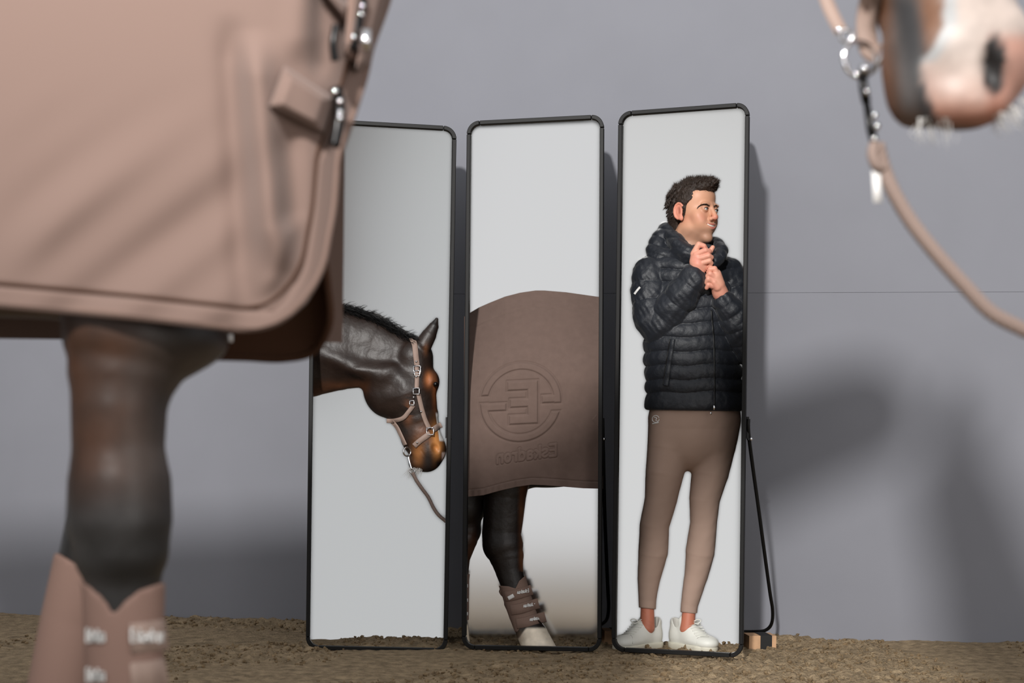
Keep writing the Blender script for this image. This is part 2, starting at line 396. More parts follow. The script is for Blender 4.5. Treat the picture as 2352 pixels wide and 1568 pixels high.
def ground(X, Y):
    rough = sstep((vnoise(X, Y, 2.3, 3)-0.33)*3.2)
    z = 0.016*(vnoise(X, Y, 1.7, 1)-0.5)+0.012*(vnoise(X, Y, 6, 2)-0.5)
    z = z+rough*(0.016*(vnoise(X, Y, 24, 4)-0.35)+0.013*(vnoise(X, Y, 55, 5)-0.4)+0.009*(vnoise(X, Y, 115, 6)-0.5))+(1-rough)*0.004*(vnoise(X, Y, 60, 8)-0.5)
    return z-0.004
GZ = ground(GX, GY)
o = mesh('floor', np.stack([GX, GY, GZ], -1), grid_faces(len(gx), len(gy)), M['sand'], kind='structure', label='loose brown riding arena sand')
nc = 15000; cx_ = rng.uniform(-2.3, 2.2, nc); cy_ = 3.55+2.75*rng.random(nc); keep = vnoise(cx_, cy_, 2.3, 3) > 0.36+0.12*rng.random(nc); cx_ = cx_[keep]; cy_ = cy_[keep]
wy = WA[1]+(cx_-WA[0])*(WB[1]-WA[1])/(WB[0]-WA[0]); k_ = cy_ < wy-0.02; cx_ = cx_[k_]; cy_ = cy_[k_]; n = len(cx_)
ico = np.array([(0, 0, .8)]+[(.9*math.cos(a), .9*math.sin(a), .4) for a in np.arange(5)*1.2566]+[(.9*math.cos(a), .9*math.sin(a), -.4) for a in np.arange(5)*1.2566+.6283]+[(0, 0, -.8)])
icf = np.array([(0, 1+i, 1+(i+1) % 5) for i in range(5)]+[(1+i, 6+i, 1+(i+1) % 5) for i in range(5)]+[(6+i, 6+(i+1) % 5, 1+(i+1) % 5) for i in range(5)]+[(11, 6+(i+1) % 5, 6+i) for i in range(5)])
sz = 0.0025+0.0075*rng.random(n)**2.6
V = ico[None]*sz[:, None, None]*(1+0.28*rng.normal(size=(n, 12, 1)))+np.stack([cx_, cy_, ground(cx_, cy_)+sz*0.35], 1)[:, None]
mesh('sand_clods', V.reshape(-1, 3), (icf[None]+12*np.arange(n)[:, None, None]).reshape(-1, 3), M['clod'], o, kind='stuff', smooth=False)
# ------------------------------------------------------------------ the three standing mirrors
# corners in image: top-left, top-right, bottom-left, bottom-right; depth of left and right edge
MIR = [dict(tl=(717, 271), tr=(1049, 290), bl=(702, 1492), br=(1028, 1499), dl=5.34, dr=5.39, R=5.76, ox=0, oy=0, cv=1.0, tint=(0.74, 0.75, 0.75), zc=-0.08),
       dict(tl=(1072, 278), tr=(1387, 262), bl=(1060, 1491), br=(1381, 1497), dl=5.38, dr=5.30, R=5.72, ox=0, oy=0, cv=0.93, cl=0.35, tint=(0.95, 0.95, 0.95), zc=-0.08),
       dict(tl=(1420, 256), tr=(1721, 234), bl=(1404, 1496), br=(1706, 1511), dl=5.27, dr=5.125, R=5.70, ox=0, oy=0, cv=1.0, tint=(0.96, 0.96, 0.95), zc=-0.2)]
LAB = ['tall black-framed mirror showing a horse head and neck, leftmost of the three',
       'middle black-framed mirror showing a rugged horse body and one booted leg',
       'tall black-framed mirror showing the man in a puffer jacket, rightmost of three']
def mmap(m, a, b):
    """a across 0..1, b up 0..1 -> px, py, depth"""
    L = np.array(m['bl'])+(np.array(m['tl'])-np.array(m['bl']))*np.asarray(b)[..., None]
    R = np.array(m['br'])+(np.array(m['tr'])-np.array(m['br']))*np.asarray(b)[..., None]
    q = L+(R-L)*np.asarray(a)[..., None]
    return q[..., 0], q[..., 1], m['dl']+(m['dr']-m['dl'])*np.asarray(a)
def edge_px(m, py, side):
    t, b = (m['tl'], m['bl']) if side == 'l' else (m['tr'], m['br'])
    return b[0]+(t[0]-b[0])*(py-b[1])/(t[1]-b[1])
def clip_mirror(F, m, ins=5.0):
    def fn(X, Y, Z):
        px, py = proj(X, Y, Z)
        return np.maximum(px-(edge_px(m, py, 'r')-ins), (edge_px(m, py, 'l')+ins)-px)*Y/FPX
    F.full(fn)
def make_mirror(m, lab, stand):
    cxm = 0.5*(P(*m['bl'], m['dl'])+P(*m['br'], m['dr']))
    t = thing('standing_mirror', (cxm[0], cxm[1], 0), lab, 'mirror', 'black framed standing mirrors')
    Wp = m['br'][0]-m['bl'][0]; Hp = m['bl'][1]-m['tl'][1]; R = 29.0
    # frame path as 8 pieces in pixel units, counter-clockwise from the bottom left
    def pt(u, v): a, b, d = mmap(m, u/Wp, v/Hp); return P(a, b, d)
    cor = [((R, R), 180), ((Wp-R, R), 270), ((Wp-R, Hp-R), 0), ((R, Hp-R), 90)]
    A = P(*m['br'], m['dr'])-P(*m['bl'], m['dl']); A[2] = 0; A /= np.linalg.norm(A); NB = np.array([-A[1], A[0], 0])  # away from camera
    def piece(name, uv, nrm):
        uv = np.array(uv); nrm = np.array(nrm); V = []; w = 9.5
        for (u, v), (nu, nv) in zip(uv, nrm):
            o_ = pt(np.array(u), np.array(v)); i_ = pt(np.array(u-nu*w), np.array(v-nv*w))
            V += [o_, i_, i_+NB*0.024, o_+NB*0.024]
        k = len(uv); Fc = [(i*4+j, i*4+(j+1) % 4, (i+1)*4+(j+1) % 4, (i+1)*4+j) for i in range(k-1) for j in range(4)]+[(3, 2, 1, 0), tuple((k-1)*4+j for j in range(4))]
        q = mesh(name, V, Fc, M['black'], t, smooth=False)
        bv = q.modifiers.new('b', 'BEVEL'); bv.width = 0.002; bv.segments = 1
    gap = 1.0
    for c, ((u, v), a0) in enumerate(cor):
        an = np.radians(np.linspace(a0, a0+90, 10)); piece('frame_corner', [(u+R*math.cos(a), v+R*math.sin(a)) for a in an], [(math.cos(a), math.sin(a)) for a in an])
    n = 14
    for p0, p1, nn in (((R+gap, 0), (Wp-R-gap, 0), (0, -1)), ((Wp, R+gap), (Wp, Hp-R-gap), (1, 0)), ((Wp-R-gap, Hp), (R+gap, Hp), (0, 1)), ((0, Hp-R-gap), (0, R+gap), (-1, 0))):
        piece('frame_rail', [(p0[0]+(p1[0]-p0[0])*i/n, p0[1]+(p1[1]-p0[1])*i/n) for i in range(n+1)], [nn]*(n+1))
    # silvered pane: a shallow dish set behind the frame
    ev = lambda n_: 0.5-0.5*np.cos(np.linspace(0, math.pi, n_))
    a, b = np.meshgrid(ev(70), ev(190), indexing='ij')
    v = 4+b*(Hp-8); tt = np.minimum(v-4, Hp-4-v); r = R-4
    ins = 4+np.where(tt < r, r-np.sqrt(np.maximum(r*r-(r-tt)**2, 0)), 0)
    u = ins+a*(Wp-2*ins)
    q = lambda x: np.sqrt(np.maximum(1-(1-np.clip(x, 0, 1))**2, 0))
    px, py, d = mmap(m, u/Wp, v/Hp)
    dc = m['R']/np.sqrt(1+((px-CX-m['ox'])/FPX)**2+((py-HY+m['oy'])/FPX)**2*np.where(py < HY, m['cv'], m.get('cl', 1.0)))
    hy = HY+RL*(px-CX); lim = (CH-m['zc'])*FPX/np.maximum(py-hy, 1)-d; h_ = np.maximum(0.12-np.abs(dc-d-lim), 0)/0.12; dd = np.minimum(dc-d, lim)-h_*h_*0.03; dd = 0.012+0.5*((dd-0.012)+np.sqrt((dd-0.012)**2+0.0004))
    sheet('mirror_pane', Pn(px, py, d+dd), pane_mat(*m['tint']), t)
    sheet('back_panel', Pn(px, py, d+dd+0.008), M['back'], t)
    for side, ai in (('l', 0), ('r', -1)):      # slim side panels, added to block light and keep the wall shadow solid
        f0, f1 = [], []
        ks = np.nonzero((v[ai] > 26) & (v[ai] < Hp-26))[0]
        e = 1 if side == 'l' else -1
        lo = Pn(px[ai][ks]-e, py[ai][ks], d[ai][ks]+0.02); full = Pn(px[ai][ks]-e, py[ai][ks], (d+dd)[ai][ks]+0.006)
        hi = full
        G2 = np.stack([lo, hi], 1); G3 = G2.copy(); G3[..., 0] += 0.003*e
        mb = MB(); k = len(ks); VV = np.concatenate([G2[:, 0], G2[:, 1], G3[:, 1], G3[:, 0]])
        mb.add(VV, [(j*k+i, j*k+i+1, ((j+1) % 4)*k+i+1, ((j+1) % 4)*k+i) for j in range(4) for i in range(k-1)])
        mb.build('side_light_block', M['back'], t, smooth=False)
    mb = MB(); i0, i1 = 12, 57; A0, A1 = Pn(px[i0][-1], py[i0][-1]-1, d[i0][-1]+.02), Pn(px[i1][-1], py[i1][-1]-1, d[i1][-1]+.02); B0, B1 = Pn(px[i0][-1], py[i0][-1]-1, (d+dd)[i0][-1]+.006), Pn(px[i1][-1], py[i1][-1]-1, (d+dd)[i1][-1]+.006)
    up = np.array((0, 0, .003)); mb.add([A0, A1, B1, B0, A0+up, A1+up, B1+up, B0+up], [(0, 1, 2, 3), (7, 6, 5, 4), (0, 4, 5, 1), (1, 5, 6, 2), (2, 6, 7, 3), (3, 7, 4, 0)]); mb.build('top_light_block', M['back'], t, smooth=False)  # lid added to stop light leaking over the pane into the wall shadow
    # prop stand behind: bent steel rod with a hinge
    mb = MB(); sp = [P(x, y, d_) for x, y, d_ in stand['rod']]; mb.tube(interp(sp, 60), 0.0068, 10); mb.build('stand_rod', M['black'], t)
    mb = MB(); hx, hy, hd = stand['hinge']; mb.box(P(hx, hy, hd), (0.007, 0.012, 0.004)); mb.box(P(hx-4, hy-26, hd), (0.004, 0.008, 0.04)); mb.build('hinge_bracket', M['black'], t, smooth=False)
    mb = MB(); mb.ball(P(hx+4, hy, hd-0.012), (0.006, 0.005, 0.006)); mb.build('hinge_bolt', M['chrome'], t)
    return t
st3 = dict(rod=[(1719, 962, 5.16), (1721, 1010, 5.18), (1744, 1180, 5.34), (1767, 1350, 5.52), (1774.5, 1400, 5.6), (1772, 1432, 5.64), (1758, 1447, 5.67), (1735, 1450, 5.70), (1700, 1450, 5.72), (1640, 1449, 5.73)], hinge=(1721, 1008, 5.17))
st2 = dict(rod=[(1384, 960, 5.34), (1385, 1010, 5.36), (1389, 1180, 5.48), (1396, 1350, 5.62), (1398, 1392, 5.66), (1395, 1418, 5.7), (1386, 1430, 5.75), (1370, 1436, 5.77), (1320, 1436, 5.78)], hinge=(1383, 1008, 5.35))
st1 = dict(rod=[(1030, 960, 5.46), (1028, 1180, 5.6), (1024, 1350, 5.75), (1020, 1415, 5.8), (1008, 1432, 5.84), (985, 1438, 5.87), (900, 1436, 5.88)], hinge=(1030, 1008, 5.43))
mirrors = [make_mirror(m, l, s_) for m, l, s_ in zip(MIR, LAB, (st1, st2, st3))]
# timber blocks under the prop stands
def block(x0, x1, y0, y1, d, lab, yaw, band):
    c = P(0.5*(x0+x1), 0.5*(y0+y1), d); hx = 0.5*(x1-x0)*d/FPX; hz = 0.5*(y1-y0)*d/FPX
    R = np.array([[math.cos(yaw), -math.sin(yaw), 0], [math.sin(yaw), math.cos(yaw), 0], [0, 0, 1]])
    t = thing('timber_block', (c[0], c[1], c[2]-hz), lab, 'block')
    for k in range(3):                      # three glued boards seen at the end grain
        mb = MB(); oy = (k-1)*0.0305
        mb.box(c+R @ np.array([0, oy, 0]), (hx, 0.0148, hz), R); mb.build('board', M['wood'], t, smooth=False)
    mb = MB(); mb.box(c+R @ np.array([band[0]*hx, 0, 0]), (band[1]*hx, 0.048, hz+0.0015), R); mb.build('tape_band', M['tape'], t, smooth=False, label='black tape wrapped round the block')
block(1713, 1776, 1456, 1494, 5.50, 'taped pale timber block under the rightmost mirror stand', 0.10, (0.25, 0.42))
block(1384, 1412, 1445, 1482, 5.60, 'taped timber block between the middle and right mirrors', 0.10, (0.72, 0.3))
# ------------------------------------------------------------------ foreground horse (d about 2 m)
def Q(px, py, d): return tuple(P(px, py, d))
def r2(px, d): return px*d/FPX
horse = thing('horse', (-1.0, 2.28, 0), 'large dark bay horse wearing a taupe rug, nearest to the camera', 'horse', None)
F = Field((-2.35, 1.70, -0.02), (0.85, 2.80, 2.42), 0.0085)
for c, rr in (((-0.72, 2.30, 1.33), (.42, .27, .34)), ((-1.15, 2.30, 1.33), (.5, .31, .35)), ((-1.72, 2.30, 1.36), (.4, .29, .36))): F.ell(c, rr, 0.12)
F.ell((-0.60, 2.28, 1.28), (.24, .23, .27), 0.08)                                   # chest
F.cone((-0.85, 2.30, 1.60), (-1.15, 2.30, 1.55), 0.12, 0.13, 0.1, sq=1.3)          # withers
F.chain([((-0.66, 2.30, 1.42), .26), ((-0.44, 2.30, 1.76), .21), ((-0.08, 2.28, 2.04), .15), ((0.26, 2.26, 2.16), .12)], 0.08, sq=1.35)   # neck
# head: poll, jowl, face, muzzle
F.cone(Q(1880, -760, 2.20), Q(1990, -480, 2.08), .10, .125, 0.06, sq=1.15)
F.cone(Q(1990, -480, 2.06), Q(2140, -120, 1.95), .125, .098, 0.05, sq=1.1)
F.cone(Q(2140, -120, 1.95), Q(2196, 110, 1.91), .1, .083, 0.04)
F.ell(Q(2192, 150, 1.90), (r2(163, 1.9), .08, r2(146, 1.9)), 0.03)
F.ell(Q(2270, 120, 1.865), (.058, .045, .068), 0.02)                               # nostril wing
F.ell(Q(2105, 205, 1.885), (.040, .045, .052), 0.015)                              # chin
F.ell(Q(2215, 235, 1.86), (.055, .042, .035), 0.02)                                # upper lip
F.cone(Q(2115, 60, 1.80), Q(2150, 296, 1.805), .006, .012, 0.015, 'sub')           # mouth corner
F.ell(Q(2284, 150, 1.800), (.011, .032, .034), 0.012, 'sub', R=np.array([[.97, 0, .22], [0, 1, 0], [-.22, 0, .97]]))
# legs: near fore, far fore, hinds
def leg(pts, k=0.03, sq=1.0): F.chain([(Q(x, y, d), r2(h, d)) for x, y, d, h in pts], k, sq=sq)
nf = [(300, 620, 2.06, 170), (297, 760, 2.05, 150), (283, 850, 2.04, 124), (274, 930, 2.03, 108), (272, 1030, 2.03, 104), (275, 1110, 2.03, 116), (275, 1190, 2.03, 119), (279, 1260, 2.03, 108), (284, 1340, 2.03, 84), (286, 1600, 2.03, 76), (292, 1880, 2.03, 92), (330, 2040, 2.02, 74), (352, 2140, 2.02, 96)]
leg(nf)
F.cone(Q(352, 2140, 2.02), Q(372, 2290, 2.01), r2(100, 2.0), r2(128, 2.0), 0.02)
ff = [(270, 760, 2.50, 120), (262, 900, 2.50, 88), (255, 1050, 2.50, 78), (240, 1160, 2.48, 80), (207, 1260, 2.48, 66), (163, 1420, 2.48, 58), (130, 1600, 2.48, 60), (110, 1740, 2.48, 66), (130, 1830, 2.48, 60), (150, 1960, 2.48, 90)]
leg(ff)
F.ell(Q(392, 778, 2.1), (.085, .1, .05), 0.05)                                     # muscle running into the chest
for y0, dx in ((2.12, 0.0), (2.48, 0.12)):
    F.chain([((-1.78+dx, y0, 1.15), .2), ((-1.82+dx, y0, .86), .11), ((-1.98+dx, y0, .62), .062), ((-1.96+dx, y0, .56), .058), ((-1.92+dx, y0, .28), .04), ((-1.90+dx, y0, .2), .048), ((-1.84+dx, y0, .1), .042), ((-1.82+dx, y0, .03), .066)], 0.04)
F.full(lambda X, Y, Z: 0.0-Z-0.002+0*X)
TX = srgb
def coat_fg(V):
    px, py = proj(V[:, 0], V[:, 1], V[:, 2]); n = len(V)
    c = np.tile(np.array(srgb(30, 21, 16)), (n, 1))
    def mix(col, w):
        nonlocal c; w = np.clip(w, 0, 1)[:, None]; c = c*(1-w)+np.array(srgb(*col))*w
    nz = fbm(V[:, 0], V[:, 1], V[:, 2], 28, 3); nz2 = fbm(V[:, 0], V[:, 1], V[:, 2], 12, 4)
    # forearm with highlights painted in, brown left and grey right; knee grey black
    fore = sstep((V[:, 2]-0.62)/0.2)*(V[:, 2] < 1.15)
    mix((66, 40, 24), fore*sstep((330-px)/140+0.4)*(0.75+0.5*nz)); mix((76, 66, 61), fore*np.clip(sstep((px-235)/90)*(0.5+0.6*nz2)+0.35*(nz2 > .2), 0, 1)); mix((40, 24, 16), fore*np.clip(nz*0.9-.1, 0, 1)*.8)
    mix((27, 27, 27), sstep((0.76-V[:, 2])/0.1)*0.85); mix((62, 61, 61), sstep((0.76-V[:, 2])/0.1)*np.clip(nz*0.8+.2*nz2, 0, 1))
    hd = (V[:, 0] > 0.32)
    r = hd*(V[:, 2] > 0.95)
    mix((108, 66, 34), r*(0.9+0.2*nz))                                               # tan cheek and chin
    gr = sstep(1-np.abs(px-(2075+0.1*(py-100)*(py > 100)))/70)*sstep((330-py)/100)*(py < 320)
    mix((74, 72, 72), r*gr*0.95)
    # dark lip strip
    lx = 2100+np.interp(py, [0, 150, 300], [-20, 8, 45]); mix((46, 45, 46), r*sstep(1.25-np.abs(px-lx)/34)*sstep((py+40)/60))
    # white blaze / pink muzzle
    bx = np.interp(py, [-900, -100, 0, 60, 130, 150, 200, 300], [2330, 2240, 2198, 2196, 2160, 2118, 2128, 2160])
    w = r*sstep((px-bx)/14+0.5)
    mix((150, 150, 150), r*sstep((px-bx+34)/12)*sstep((150-py)/20)*(py > -60))
    mix((172, 158, 150), w)
    pk = sstep((py-120+0.25*(px-2200)*-1)/120); mix((160, 114, 96), w*np.clip(pk*(0.75+0.35*nz), 0, 1))
    mix((160, 112, 95), w*sstep((px-2255)/25)*sstep((py-60)/40)*0.8)
    mix((140, 88, 68), w*sstep((py-215)/60)*0.8)
    mix((52, 38, 30), w*sstep((py-283)/14)*0.7)
    ns = np.hypot((px-2284)/28, (py-150)/72); mix((20, 16, 16), r*sstep((1.12-ns)/0.25)*(V[:, 1] > 1.8)*(V[:, 1] < 1.93))
    mix((190, 170, 150), (V[:, 2] < 0.07)*1.0)
    return c
FH = F
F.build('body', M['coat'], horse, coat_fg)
mb = MB(); mb.ball(Q(2075, -520, 1.975), (.022, .018, .02)); mb.build('eye', M['eyeb'], horse)
# mane and tail outside the frame, so the horse is whole
rt = []; tp = []
for i in range(700):
    u = rng.random(); a = np.array((-0.85, 2.30, 1.76))*(1-u)+np.array((0.30, 2.27, 2.26))*u+rng.normal(size=3)*(.012, .012, .01)
    rt.append(a); tp.append(a+np.array((rng.normal()*.03, 0.14+.02*rng.normal(), -0.16-.05*rng.random())))
strands('mane', rt, tp, 0.0035, M['mane'], horse, bend=0.08)
rt = [np.array((-2.08, 2.30, 1.5))+rng.normal(size=3)*.02 for _ in range(400)]; tp = [a+np.array((-.16+.05*rng.normal(), .06*rng.normal(), -0.85-.15*rng.random())) for a in rt]
strands('tail', rt, tp, 0.005, M['mane'], horse, bend=0.04)
for s_ in (-1, 1):
    mb = MB(); b0 = np.array(Q(1860, -860, 2.2))+np.array((0, s_*.055, 0)); mb.tube(interp([b0, b0+(.01, s_*.02, .09), b0+(.03, s_*.015, .17)], 10), np.array([.03, .034, .036, .035, .033, .03, .024, .018, .01, .002]), 10); mb.build('ear', M['coat'], horse, col=np.tile(srgb(30, 21, 16), (sum(len(v) for v in mb.v), 1)))
# whiskers on the chin and lip
rt = []; tp = []
for i in range(70):
    u = rng.random(); x = 2105+u*80 if i < 30 else 2270+u*85; y = 285 if i < 30 else 290-0.65*(x-2270)
    rt.append(P(x, y-14, 1.87+.03*rng.normal())); L_ = 30+30*rng.random(); an = rng.normal()*0.25
    tp.append(P(x+L_*(0.1+an if i < 30 else 0.65+an), y+L_*(1 if i < 30 else 0.55), 1.86+.04*rng.normal()))
strands('whiskers', rt, tp, 0.0009, M['whisk'], horse, bend=0.08, kind='stuff')
# boots on the two forelegs
def boot_fg(pts, top, notch, d, name_m, bot=2000):
    B = Field(Q(-70, 2200, d-0.22), Q(480, 1240, d+0.22), 0.005)
    B.chain([(Q(x, y, dd), r2(h+9, dd)) for x, y, dd, h in pts], 0.02)
    def fn(X, Y, Z):
        px, py = proj(X, Y, Z); t = top(px); return np.maximum(t-py, py-bot)*d/FPX
    B.full(fn); return B
hy_ = lambda px: np.interp(px, [180, 205, 240, 262, 285, 320, 370, 400], [1330, 1345, 1375, 1412, 1382, 1355, 1338, 1330])
B1 = boot_fg([p for p in nf if p[1] >= 1250 and p[1] < 2000]+[], hy_, 0, 2.03, None, bot=1890)
bt = B1.build('tendon_boot', M['boot'], horse)
hy2 = lambda px: np.interp(px, [60, 130, 200, 230], [1300, 1268, 1310, 1330])
B2 = boot_fg([p for p in ff if p[1] >= 1160 and p[1] < 1900]+[], hy2, 0, 2.48, None, bot=1720)
bt2 = B2.build('tendon_boot', M['boot'], horse)
for k, y in enumerate((1462, 1552, 1642, 1732)):
    mb = MB(); ribbon(mb, B1, [(300, y+4), (345, y), (384, y-6)], 72, 1.7, 2.3, th=0.004, lift=0.001, smooth=False); mb.build('strap', M['strap'], bt)
    for x0, x1 in ((198, 240), (300, 380)):
        if k > 1: continue
        mb = MB()
        if x0 == 198 or k == 0:
            wd, st = word('Eskadron'); sc = (x1-x0)/wd
            for s0 in st:
                ribbon(mb, B1, [(x0+a*sc, y+12-b*30) for a, b in s0], 5, 1.7, 2.3, th=0.002, lift=0.005, smooth=False)
            mb.build('white_lettering', M['white'], bt)
# ---- rug
XR = np.array([(0, 1010), (-300, 960), (-150, 930), (0, 892), (50, 872), (110, 852), (190, 834), (260, 812), (330, 788), (360, 775), (480, 764), (600, 745), (640, 726), (680, 702), (710, 672), (735, 635), (750, 600), (757, 572)][1:], float)
def rug_depth(px, py):
    x = (px-CX)/FPX*1.95; z = CH-(py-HY)/FPX*1.95
    d = 1.935+0*px
    d = d+0.10*sstep((px-560)/330)**1.5+0.06*np.clip((px-700)/160, 0, 1.3)**2
    top = np.clip((1.42-z), None, 0); d = d+1.1*top**2
    fold = lambda u, w: np.exp(-(u/w)**2)
    u = (px*0.62+py*0.78)                                    # diagonal drag folds
    amp = sstep((py-150)/450)*sstep((px+50)/200)
    d = d+amp*(0.007*np.sin(u/46.0+0.6*np.sin(px/120))+0.004*np.sin(u/21+1.3))*sstep((700-px)/300+0.2)
    d = d+0.016*fold((px-545)-0.05*(py-400), 34)*sstep((py-20)/120)*sstep((760-py)/120)-0.036*fold((px-612)-0.10*(py-400), 40)*sstep((py-60)/120)*sstep((640-py)/120)+0.012*fold((px-668)-0.05*(py-420), 30)*sstep((py-260)/90)*sstep((620-py)/100)
    d = d-0.012*fold((px-690)+0.1*(py-60), 40)*sstep((160-py)/80)+0.010*fold(px-735, 22)*sstep((200-py)/60)
    d = d-0.010*fold((px-655)+0.35*(py-560), 26)*sstep((py-480)/60)*sstep((690-py)/60)
    return d
rug = tag(bpy.data.objects.new('rug', None), 'taupe fleece rug with flap and dark clips'); link(rug, horse)
ns, nt = 300, 210
tt = np.linspace(0, 1, nt)**0.8; ss = np.linspace(0, 1, ns)**0.7
TOP = -760.0
def yb(px): return np.interp(px, [-1600, 0, 300, 575, 700, 900], [560, 700, 727, 757, 772, 790])
S_, T_ = np.meshgrid(ss, tt, indexing='ij')
ye = TOP+T_*(757-TOP)
xr = np.interp(ye, XR[:, 0], XR[:, 1]); xr = np.where(ye < -150, np.interp(ye, [-760, -480, -300, -150], [720, 860, 915, 930]), xr)
px = -1550+S_*(xr+1550); py = TOP+T_*(yb(px)-TOP)
py = np.where(T_ > 0.99, py, py)
e_r = (xr-px); e_b = yb(px)-py
edge = np.minimum(np.abs(e_r), e_b)
G = Pn(px, py, rug_depth(px, py))
seam = np.exp(-((edge-46)/5.0)**2)*0.004-0.003*(edge < 44)
G[..., 1] += seam
sheet('rug_side', G, M['fleece'], rug, th=0.012, label='near side of the taupe rug')
# over the back and down the far side
prof = [(G[:, 0, 1].mean(), 0)]
nb = 40; Gb = np.zeros((60, nb, 3))
for i, u in enumerate(np.linspace(0, 1, 60)):
    j = int(u**1*(ns-1)); p0 = G[j, 0]
    zt = 1.86 if p0[0] < -0.1 else 1.86
    zt = np.interp(p0[0], [-2.1, -1.7, -0.9, -0.2, 0.1], [1.66, 1.74, 1.80, 1.93, 2.0])
    for k in range(nb):
        w = k/(nb-1)
        if w < 0.4: a = w/0.4*math.pi/2; q_ = (p0[0], p0[1]+(2.30-p0[1])*math.sin(a)**1.0, p0[2]+(max(zt, p0[2]+.01)-p0[2])*(1-math.cos(a)**1.0)) ; q_ = (p0[0], p0[1]+(2.30-p0[1])*(1-math.cos(a)), p0[2]+(max(zt, p0[2]+.01)-p0[2])*math.sin(a))
        else:
            a = (w-0.4)/0.6; q_ = (p0[0], 2.30+0.36*math.sin(min(a*2.2, 1)*math.pi/2), max(zt, p0[2])-(max(zt, p0[2])-0.98)*(a**1.3))
        Gb[i, k] = q_
mesh('rug_back', Gb, grid_faces(60, nb), M['fleece'], rug, label='rug over the back and far side')
# far lower corner, lining visible under the near hem
fc = np.array([(400, 640, 2.22), (480, 640, 2.22), (560, 640, 2.22), (640, 640, 2.22), (700, 620, 2.2), (742, 590, 2.18)], float)
fb = np.array([(380, 826, 2.24), (470, 820, 2.25), (560, 821, 2.25), (650, 824, 2.24), (722, 806, 2.22), (757, 740, 2.18)], float)
t_ = interp(fc, 40); b_ = interp(fb, 40); Gf = np.stack([Pn(*(t_*(1-w)+b_*w).T) for w in np.linspace(0, 1, 16)], 1)
sheet('rug_lining', Gf, M['fleeced'], rug, th=0.01, label='dark brown far corner of the rug')
mb = MB(); mb.tube([Q(*p) for p in interp(np.concatenate([fb[:-1], [(757, 740, 2.178), (753, 660, 2.172), (744, 592, 2.168)]]), 60)], 0.006, 8); mb.build('edge_binding', M['fleeced'], rug)
mb = MB(); mb.box(P(508, 776, 2.222), (.018, .003, .006)); mb.build('care_tag', M['white'], rug)
# hem binding of the near side
hem = [(x, float(yb(x))-4) for x in np.linspace(-1500, 560, 40)]+[(620, 741), (668, 712), (712, 660), (738, 604), (751, 540), (763, 470), (772, 365), (786, 325), (832, 186), (850, 108), (888, 0), (925, -150)]
h = interp(hem, 260); dd_ = rug_depth(h[:, 0], h[:, 1])
mb = MB(); mb.tube(Pn(h[:, 0], h[:, 1], dd_+0.004), 0.0072, 10); mb.build('hem_binding', M['fleece2'], rug)
def stitch(off):
    t = np.gradient(h, axis=0); t /= np.linalg.norm(t, axis=1)[:, None]; nn = np.stack([t[:, 1], -t[:, 0]], 1); q_ = h+nn*off
    return q_
q_ = stitch(45); q_ = q_[(q_[:, 1] > -400)]
mb = MB(); mb.tube(Pn(q_[:, 0], q_[:, 1], rug_depth(q_[:, 0], q_[:, 1])-0.0005), 0.0022, 6); mb.build('stitched_seam', M['fleeced'], rug)
# chest placket: far front half wrapping under, flap pocket, clips
pl = [(905, -60, 2.06), (872, 30, 2.06), (850, 110, 2.055), (834, 190, 2.05), (800, 290, 2.04), (782, 340, 2.035)]
pr = [(800, -60, 1.99), (790, 30, 1.985), (785, 110, 1.98), (778, 190, 1.98), (765, 290, 1.975), (755, 340, 1.975)]
def padded(corners, d0, name, m, th=0.014, puff=0.010, n=26, parent=rug):
    c = np.array(corners, float); U, V_ = np.meshgrid(np.linspace(0, 1, n), np.linspace(0, 1, n), indexing='ij')
    q = (c[0]*(1-U)[..., None]+c[1]*U[..., None])*(1-V_)[..., None]+(c[3]*(1-U)[..., None]+c[2]*U[..., None])*V_[..., None]
    e = np.minimum(np.minimum(U, 1-U), np.minimum(V_, 1-V_)); lift = 0.020+puff*1.4*sstep(e/0.18)-0.005*np.exp(-((e-0.13)/0.03)**2)
    lift = lift*sstep(0.35+e/0.02)
    return sheet(name, Pn(q[..., 0], q[..., 1], d0(q[..., 0], q[..., 1])-lift), m, parent, th=th)
padded([(652, 150), (768, 226), (742, 306), (618, 244)], rug_depth, 'pocket_flap', M['fleece'])
padded([(735, -40), (815, 20), (800, 58), (712, -60)], rug_depth, 'front_flap', M['fleece'])
padded([(800, -60), (905, -60), (842, 150), (790, 130)], lambda x, y: rug_depth(x, y)-0.012, 'chest_flap', M['fleece2'])
padded([(822, 90), (858, 78), (836, 150), (818, 160)], lambda x, y: rug_depth(x, y)-0.02, 'chest_flap', M['fleece2'])
for pts in ([(832, 0), (822, 40), (814, 90), (806, 112)], [(770, 200), (780, 240), (776, 290), (768, 335)], [(772, 60), (766, 100), (770, 140)]):
    mb = MB(); p = interp(pts, 24); mb.tube(Pn(p[:, 0], p[:, 1], rug_depth(p[:, 0], p[:, 1])-0.04), 0.0085 if pts[0][0] != 772 else 0.006, 8); cl = mb.build('clip_cord', M['gun'], rug)
    for x, y in ([(832, 14), (829, 34), (812, 86)] if pts[0][1] == 0 else [(769, 210), (780, 232), (781, 258), (780, 271)] if pts[0][1] == 200 else []):
        mb = MB(); mb.ball(P(x, y, rug_depth(x, y)-0.049), 0.0045); mb.build('steel_rivet', M['chrome'], cl)
mb = MB(); mb.box(P(838, 92, 1.99), (.008, .006, .014)); mb.build('buckle', M['chrome'], rug)
